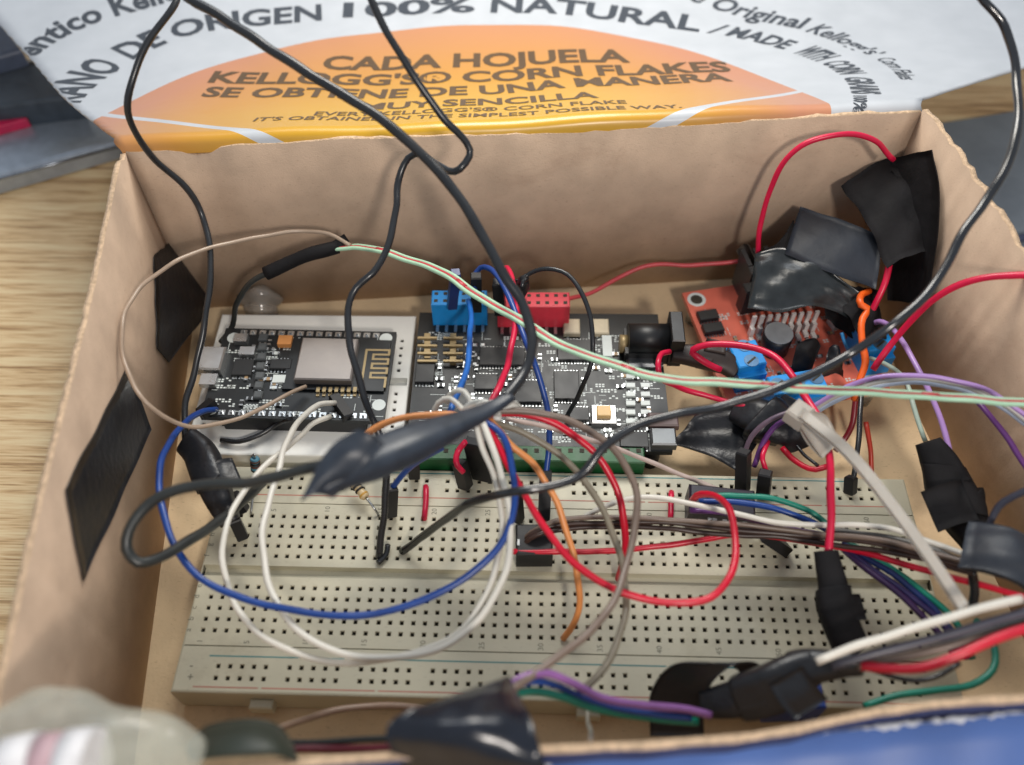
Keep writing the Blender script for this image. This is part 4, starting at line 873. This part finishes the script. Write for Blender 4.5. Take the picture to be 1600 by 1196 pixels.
wire('grey-violet wire end curving into the pair of plugs behind the breadboard', [(1240, 642, 16), (1205, 655, 14), (1175, 680, 9), (1163, 710, 4)], 1.3, mat('violet_grey_jacket', '#6d5c6b', 0.35))
wire('short red wire entering the right plug behind the breadboard', [(1200, 690, 8), (1192, 715, 8), (1197, 735, 6), (1200, 752, 4)], 1.3, M_wmag)
wire('red and sagging wire under the cable tie head', [(1222, 700, 6), (1240, 718, 6), (1270, 734, 7), (1296, 728, 8)], 1.5, M_wred)
wire('dark thin wire sagging under the cable tie head', [(1240, 690, 6), (1258, 712, 7), (1278, 728, 8)], 0.9, M_wblack)
wire('dark red wire dropping from the motor driver to the floor', [(1338, 615, 4), (1332, 655, 0), (1320, 685, -4), (1305, 705, -6)], 1.6, mat('dark_red_jacket', '#6e1620', 0.35))
wire('black wire dropping from the motor driver onto the breadboard rail', [(1346, 610, 8), (1344, 660, 7), (1338, 715, 5), (1330, 765, 1)], 1.4, M_wblack)
wire('thin orange-red wire standing behind the far breadboard rail', [(1353, 660, 2), (1360, 700, 0), (1362, 745, -4)], 1.3, mat('orange_red_jacket', '#a8321f', 0.4))
wire('short light blue wire on the red board', [(1315, 520, 8), (1322, 540, 6), (1326, 550, 4)], 1.0, mat('sky_blue_jacket', '#2f7fb8', 0.35))
# ribbon to the right over the breadboard
wire('white wire lying over the dark ribbon across the right half', [(880, 832, 6), (930, 798, 9), (985, 778, 12), (1040, 779, 13), (1110, 795, 14), (1200, 814, 15), (1290, 820, 16), (1380, 826, 18), (1440, 842, 20), (1512, 868, 24)], 1.35, M_wwhite)
wire('teal wire leaving the black sensor plug', [(1105, 776, 9), (1150, 773, 11), (1200, 778, 12), (1250, 795, 12), (1290, 818, 11), (1330, 850, 10)], 1.4, M_wgreen)
wire('blue wire just below the teal one at the sensor plug', [(1092, 784, 9), (1145, 784, 10), (1200, 792, 11), (1250, 808, 11), (1300, 832, 10)], 1.5, M_wblue)
wire('purple wire leaving the sensor plug under the white wire', [(1078, 798, 8), (1140, 803, 9), (1200, 818, 10), (1260, 832, 11), (1320, 842, 11)], 1.5, M_wpurple)
for lb, dy, M, z in (('dark brown wire topmost in the ribbon from the four-pin plug', 0, M_wdkbrown, 9), ('middle dark brown wire in the ribbon from the four-pin plug', 8, M_wdkbrown, 8), ('taupe wire lowest in the ribbon from the four-pin plug', -7, M_wbrown, 10)):
    wire(lb, [(815, 850+dy*0.5, 5), (835, 833+dy*0.6, 8), (880, 820+dy, z), (960, 816+dy, z+1), (1050, 818+dy, z+2), (1150, 829+dy, z+3), (1250, 836+dy, z+4), (1350, 848+dy, z+7), (1430, 865+dy, z+10), (1520, 888+dy, z+14)], 1.25, M)
wire('grey wire under the white one towards the right tape band', [(1290, 826, 14), (1370, 836, 16), (1440, 855, 19), (1515, 880, 23)], 1.4, mat('grey_ribbon_jacket', '#6c6a66', 0.35))
wire('red wire lying flat from the four-pin plug under the ribbon', [(800, 862, 6), (870, 864, 6), (960, 861, 6), (1040, 851, 7), (1100, 843, 8), (1150, 838, 8), (1240, 842, 9), (1320, 856, 12), (1400, 880, 15), (1500, 905, 18), (1620, 938, 22)], 1.45, M_wred)
for i, (lb, M) in enumerate((('green strand on the far side of the drooping dark ribbon', M_wgreen), ('navy strand next to the green one in the drooping dark ribbon', mat('navy_jacket', '#16295c', 0.35)), ('blue-violet strand inside the drooping dark ribbon', mat('indigo_jacket', '#2c2350', 0.35)), ('purple strand on the near side of the drooping dark ribbon', mat('dark_purple_jacket', '#38204a', 0.35)))):
    o = i*9
    wire(lb, [(1318-o*0.2, 846+o*0.3, 11), (1362-o*0.6, 868+o*0.6, 12), (1412-o*0.7, 900+o*0.7, 13), (1458-o*0.8, 938+o*0.7, 13), (1500-o*0.9, 985+o*0.5, 12), (1520-o, 1030, 10)], 1.45, M)
# front right ribbon
for lb, pp, d, M in (('thick white wire leading the front right ribbon', [(1276, 1034, 32), (1330, 1012, 34), (1400, 990, 36), (1480, 966, 38), (1560, 944, 40), (1596, 936, 40)], 1.6, M_wwhite),
                 ('dark grey wire under the thick white one at the front right', [(1300, 1042, 31), (1370, 1020, 33), (1450, 1000, 35), (1530, 978, 37), (1640, 946, 39)], 1.7, mat('slate_jacket', '#4a4a55', 0.35)),
                 ('black wire in the front right ribbon', [(1310, 1046, 29), (1390, 1030, 31), (1470, 1010, 33), (1550, 985, 35), (1640, 960, 37)], 1.5, M_wblack),
                 ('taupe wire beside the red one at the front right', [(1340, 1042, 31), (1410, 1030, 32), (1480, 1012, 34), (1560, 985, 36), (1640, 965, 38)], 1.5, M_wbrown),
                 ('bright red wire lowest in the front right ribbon', [(1345, 1040, 31), (1390, 1044, 32), (1440, 1042, 33), (1500, 1024, 35), (1560, 998, 37), (1640, 972, 39)], 1.9, M_wred),
                 ('black arc sagging below the bright red wire', [(1362, 1046, 26), (1400, 1060, 24), (1430, 1065, 24), (1465, 1058, 25), (1500, 1036, 27)], 1.0, M_wblack),
                 ('teal wire curving round at the front right corner', [(1350, 1104, 12), (1400, 1088, 13), (1460, 1078, 14), (1520, 1068, 15), (1552, 1042, 16), (1550, 1000, 16), (1525, 970, 14)], 1.5, M_wgreen),
                 ('lavender purple wire over the front edge of the breadboard', [(786, 1078, 34), (815, 1060, 34), (850, 1054, 33), (890, 1066, 30), (940, 1090, 26), (1000, 1100, 24), (1060, 1106, 22), (1110, 1118, 20)], 1.6, mat('orchid_jacket', '#8a5c98', 0.3)),
                 ('blue wire just under the lavender front one', [(790, 1082, 33), (830, 1064, 32), (870, 1070, 29), (920, 1096, 25), (980, 1112, 22), (1080, 1122, 20)], 1.4, M_wblue),
                 ('teal wire lowest over the front edge of the breadboard', [(786, 1090, 33), (830, 1080, 31), (880, 1090, 28), (930, 1108, 24), (1000, 1120, 20), (1090, 1128, 18)], 1.6, M_wgreen),
                 ('tan wire running along the floor in front of the breadboard', [(420, 1146, 18), (460, 1128, 12), (520, 1112, 6), (590, 1105, 4), (660, 1106, 6), (720, 1112, 14)], 1.5, mat('tan_jacket', '#8c7463', 0.4)),
                 ('dark red wire beside the front wall', [(440, 1172, 28), (520, 1170, 28), (610, 1166, 30), (680, 1160, 32)], 1.5, mat('maroon_jacket', '#5e1726', 0.35)),
                 ('thin dark wire beside the maroon one at the front wall', [(440, 1160, 26), (520, 1160, 27), (620, 1154, 30)], 1.3, M_wgreyblk),
                 ('thin silver lead standing between breadboard and front wall', [(918, 1108, 8), (920, 1130, 20), (923, 1156, 34)], 0.8, M_metal),
                 ('slate blue cable curving out at the right of the photo', [(1535, 850, 22), (1550, 815, 26), (1570, 785, 30), (1620, 758, 36)], 1.5, mat('slate_blue_jacket', '#3a3d4a', 0.35)),
                 ('black cable hanging straight under the blue-black band', [(1518, 890, 22), (1521, 920, 18), (1520, 950, 14)], 2.0, M_wblack)):
    wire(lb, pp, d, M)
# ------------------------------------------------------------------ dupont plugs
def plug(label, px0, py0, z0, px1, py1, z1, w_=2.6, n=1, M=M_dupont):
    a, b = P(px0, py0, z0), P(px1, py1, z1); mb = MB(); t = (b-a).normalized(); sd = t.cross(Vector((0, 0.5, 0.86))).normalized(); up = sd.cross(t)
    hw, hu = w_*n/2, 1.27
    v = [p+sd*x+up*y for p in (a, b) for x, y in ((-hw, -hu), (hw, -hu), (hw, hu), (-hw, hu))]
    # chamfered ends
    v = [a+t*0.4+(q-a) for q in v[:4]]+[b-t*0.4+(q-b) for q in v[4:]]
    v += [a+sd*x*0.85+up*y*0.8 for x, y in ((-hw, -hu), (hw, -hu), (hw, hu), (-hw, hu))]+[b+sd*x*0.85+up*y*0.8 for x, y in ((-hw, -hu), (hw, -hu), (hw, hu), (-hw, hu))]
    f = []
    for A, B in ((0, 4), (8, 0), (4, 12)):
        f += [(A+j, A+(j+1) % 4, B+(j+1) % 4, B+j) for j in range(4)]
    f += [(11, 10, 9, 8), (12, 13, 14, 15)]
    mb.add(v, f); return build('jumper_plug', mb, M, None, label, 'plug')
plug('dark plug at the end of the short blue wire', 612, 760, 10, 610, 805, 0.5)
plug('black plug holding a red wire behind the breadboard rail', 718, 722, 9, 728, 762, 0.8, 2.8)
plug('black double plug right of the red one behind the tie', 742, 690, 14, 757, 748, 0.8, 2.6, 2)
plug('black plug under the left end of the green strip', 645, 705, 10, 648, 745, 0.8)
plug('tall dark plug below the arching blue wire', 853, 735, 9, 850, 812, 0.8, 2.8)
plug('slim dark plug left of the tall dark one', 808, 772, 8, 812, 815, 0.5, 1.3)
plug('left plug of the pair standing behind the breadboard', 1162, 705, 12, 1160, 768, 0.8, 2.9)
plug('right plug of the pair standing behind the breadboard', 1196, 738, 8, 1192, 776, 0.8, 3.0)
plug('dark plug on the far rail under the diagonal cable tie', 1330, 745, 4, 1328, 772, 0.3, 1.8)
plug('dark blue plug pushed in the left of the blue header', 706, 480, 10, 712, 425, 24, 2.4, M=mat('navy_plug', '#1a2f66', 0.4))
plug('black plug pushed in the right of the blue header', 744, 485, 10, 744, 430, 22, 2.8)
plug('black plug pushed in the left of the red header', 782, 490, 10, 778, 440, 22, 2.8)
plug('black plug on the edge of the wireless board by the left wall', 335, 628, 6, 312, 648, 6, 2.4)
plug('black plug taking the two white wires at the wireless board', 520, 620, 4.6, 545, 655, 4.6, 2.6)
plug('black stub end below the left tape sleeve', 366, 812, 6, 380, 842, 1, 1.8)
plug('black wire plug lying right of the left tape sleeve', 362, 772, 8, 382, 800, 4, 2.2)
wire('red stub wire from the first far plug to the green strip', [(728, 690, 14), (716, 705, 12), (714, 725, 11), (724, 738, 9)], 1.5, M_wmag)
plug('small grey plug right of the far rail by the red stub link', 735, 705, 6, 742, 735, 3, 1.6, M=mat('grey_plug', '#3b3a3c', 0.4))
# four-pin plug and sensor plug
fp = thing('four_pin_plug', P(833, 862, 0), 'wide black four-pin plug at the centre of the breadboard with brown wires', 'plug')
part('housing', M_dupont, fp, lambda m: m.box(P(834, 862, 0.2), (8.2, 7.5, 6.5), 0.03, bev=0.4))
part('pin_window', M_metal, fp, lambda m: [m.box(P(810+i*2, 848, 6.8), (0.5, 1.4, 0.1)) for i in range(1)])
sp_ = thing('sensor_plug', P(1110, 810, 0), 'black plug with faint white marks under the purple wires', 'plug')
part('housing', mat('aubergine_plastic', '#241d2c', 0.4), sp_, lambda m: m.box(P(1120, 805, 0.2), (15, 7.5, 7), -0.1, bev=0.5))
def marks(m):
    c = P(1108, 814, 7.6)
    for i, h in enumerate((1.6, 1.6, 0, 1.4, 0.9, 1.6, 0, 1.2)):
        if h: m.box(c+Vector((i*1.1, -0.1*i, 0)), (0.6, h, 0.06), -0.1); m.box(c+Vector((i*1.1+0.3, -0.1*i+h*0.3, 0.01)), (0.8, 0.4, 0.06), -0.1)
part('white_marks', M_silk, sp_, marks)
plug('round-ended black plug below the ribbon, right of centre', 1185, 828, 6, 1225, 855, 0.5, 3.2, 2)
# red jumper links
def link(label, x, y0, y1): wire(label, [(x+1, y0+6, -1), (x+1, y0, 1.0), (x, (y0+y1)/2, 1.1), (x-1, y1, 1.0), (x-1, y1-4, -1)], 1.4, M_wmag, name='jumper_link', cat='jumper link')
link('short straight red link left of the centre of the far rail', 664, 762, 810); link('short straight red link right of centre by the sensor plug', 1048, 770, 812)
# resistors
def resistor(label, pa, pb, bodyM, bands, lead0, lead1):
    a, b = P(*pa), P(*pb); th = thing('resistor', (a+b)/2, label, 'resistor'); q = [a.lerp(b, i/10) for i in range(11)]
    r = [0.9, 1.15, 1.15, 1.0, 0.95, 0.95, 0.95, 1.0, 1.15, 1.15, 0.9]; mb = MB(); mb.tube(q, r, 14); build('body', mb, bodyM, th)
    for k, M in zip((0.15, 0.36, 0.55, 0.84), bands):
        mb = MB(); c = a.lerp(b, k); d = (b-a).normalized(); mb.cyl(c-d*0.22, c+d*0.22, 1.2, 14); build('colour_band', mb, M, th)
    for e, l in ((a, lead0), (b, lead1)):
        mb = MB(); mb.tube(smooth([e]+[P(*x) for x in l], 8), 0.28, 8); build('lead', mb, M_metal, th)
kb = mat('band_black', '#1d1712', 0.5); yb = mat('band_gold', '#b98a34', 0.4); bb_ = mat('band_brown', '#5a2f1c', 0.5)
resistor('beige resistor with dark and gold bands left of the centre plugs', (550, 752, 4), (572, 778, 3), mat('beige_enamel', '#c4ad84', 0.4), (bb_, kb, kb, yb), [(542, 744, 3), (536, 752, 0)], [(585, 795, 2), (592, 806, 0)])
resistor('small blue resistor standing at the far left of the breadboard', (398, 716, 8), (400, 736, 4), mat('blue_enamel', '#4a7f92', 0.4), (bb_, kb, bb_, kb), [(398, 710, 9), (393, 714, 8)], [(396, 770, 2), (392, 804, 0)])
# glue blob
mb = MB(); r = random.Random(4); c = P(408, 492, -9)
bm = bmesh.new(); bmesh.ops.create_icosphere(bm, subdivisions=3, radius=1)
for v in bm.verts: n_ = 1+0.18*math.sin(v.co.x*4+1)+0.14*math.sin(v.co.y*5+v.co.z*3); v.co = Vector((v.co.x*7*n_, v.co.y*5*n_, max(v.co.z, -0.4)*6*n_))
mb.add([c+v.co+Vector((0, 3, 2)) for v in bm.verts], [[v.index for v in f.verts] for f in bm.faces], 0, True); bm.free()
build('glue_blob', mb, M_glue, None, 'clear blob of hot glue behind the wireless board', 'glue')
# blue terminal at the front
bt2 = thing('terminal_block', P(1225, 1100, 6), 'dark blue terminal block half hidden under tape at the front', 'terminal')
part('housing', mat('deep_blue_plastic', '#173a86', 0.4), bt2, lambda m: m.box(P(1226, 1104, 2), (11, 6, 9), 0.05, bev=0.4))
part('screw', M_metal, bt2, lambda m: [m.cyl(P(1210+i*28, 1096, 11), P(1210+i*28, 1096, 11)+Vector((0, 0, 0.3)), 1.3, 14) for i in range(2)])
# ------------------------------------------------------------------ clear bag bottom left
bag = thing('plastic_pouch', P(130, 1180, 52), 'crumpled clear plastic pouch with white and pink rolls in the near left corner', 'pouch')
def crumple(m, pts, rs, seed, flat=0.8, n=22, N=26, amp=0.12):
    q = smooth(pts, N); R_ = smooth([Vector((x, i, 0)) for i, x in enumerate(rs)], N); r = random.Random(seed); v = []
    ph = [r.random()*6 for _ in range(5)]
    for i in range(N+1):
        t = (q[min(i+1, N)]-q[max(i-1, 0)]).normalized(); nr = Vector((0, 0, 1)); nr = (nr-t*t.z).normalized(); bi = t.cross(nr)
        for k in range(n):
            a = 2*math.pi*k/n; rr = max(0.3, R_[i].x)*(1+amp*math.sin(3*a+ph[0]+i*0.5)+amp*0.7*math.sin(7*a+ph[1]-i*0.8))
            v.append(q[i]+nr*math.cos(a)*rr*flat+bi*math.sin(a)*rr)
    m.add(v, [(i*n+k, i*n+(k+1) % n, (i+1)*n+(k+1) % n, (i+1)*n+k) for i in range(N) for k in range(n)]+[tuple(range(n))[::-1], tuple(N*n+k for k in range(n))], 0, True)
part('film', M_clear, bag, lambda m: crumple(m, [P(-40, 1200, 52), P(60, 1175, 55), P(160, 1180, 56), P(250, 1180, 54), P(305, 1195, 50)], [7.5, 8.5, 9, 8, 4], 3, flat=0.5, amp=0.035))
part('white_roll', mat('milky_white', '#e8e6e6', 0.5), bag, lambda m: m.cyl(P(10, 1215, 60), P(65, 1205, 60), 5.2, 24))
part('pink_roll', mat('dusty_pink', '#c3a3a8', 0.5), bag, lambda m: m.cyl(P(66, 1205, 60), P(104, 1202, 60), 4.9, 24))
part('white_roll', mat('milky_white', '#e8e6e6', 0.5), bag, lambda m: m.cyl(P(105, 1202, 60), P(150, 1200, 60), 5.2, 24))
# ------------------------------------------------------------------ things on the table
dev = thing('dark_device', P(60, 200, -11), 'dark metallic electronic case with a pink strip, lying on the table at the far left', 'device')
def slab(m, quad, z0, h, bev=0.8):
    pts = [P(x, y, z0+h) for x, y in quad]; c = sum(pts, Vector())/len(pts); n = len(pts)
    rings = [([p for p in pts], z0), ([p for p in pts], z0+h-bev), ([p.lerp(c, bev*0.6/(p-c).length) for p in pts], z0+h-bev*0.3), ([p.lerp(c, bev*1.6/(p-c).length) for p in pts], z0+h)]
    v = [Vector((p.x, p.y, z)) for ps, z in rings for p in ps]
    m.add(v, [(r_*n+j, r_*n+(j+1) % n, (r_+1)*n+(j+1) % n, (r_+1)*n+j) for r_ in range(3) for j in range(n)]+[tuple(range(n))[::-1], tuple(3*n+j for j in range(n))], 0)
part('lower_case', mat('gunmetal_case', '#a3acb6', 0.3, metal=0.6, var=0.1, bump=0.1, bscale=20), dev, lambda m: slab(m, [(-60, 290), (190, 218), (150, 150), (-60, 205)], -10.5, 7, 2))
part('upper_case', mat('charcoal_case', '#3a424b', 0.35, var=0.2), dev, lambda m: slab(m, [(-60, 172), (120, 150), (60, 95), (-60, 110)], -3.4, 9, 1.2))
part('pink_strip', mat('neon_pink', '#c01e4c', 0.4), dev, lambda m: slab(m, [(-60, 214), (42, 186), (44, 158), (-60, 180)], -3.4, 3.2, 0.4))
part('top_case', mat('blue_grey_case', '#465064', 0.3, var=0.2), dev, lambda m: slab(m, [(-60, 105), (34, 78), (-10, 20), (-60, 20)], 5.8, 6, 1.0))
part('chrome_trim', M_metal, dev, lambda m: m.tube([P(-60, 118, 6), P(20, 106, 6), P(62, 92, 6)], 0.7, 8))
part('edge_groove', mat('pale_steel', '#8d939a', 0.25, metal=0.9), dev, lambda m: m.tube([P(-60, 296, -5), P(188, 228, -5)], 0.5, 8))
pad = thing('dark_pad', P(1560, 260, -11), 'dark grey slab lying on the table beyond the right wall of the box', 'pad')
part('slab', mat('slate_grey_plastic', '#7d848a', 0.5, var=0.12, scale=1.2, bump=0.1), pad, lambda m: slab(m, [(1440, 196), (1720, 150), (2100, 600), (1700, 700)], -10.6, 4, 0.8))
part('cable', mat('slate_blue_cable', '#3d4258', 0.4), pad, lambda m: m.tube(wpts([(1555, 386, -5), (1580, 378, -5), (1640, 360, -5)]), 1.2, 8))
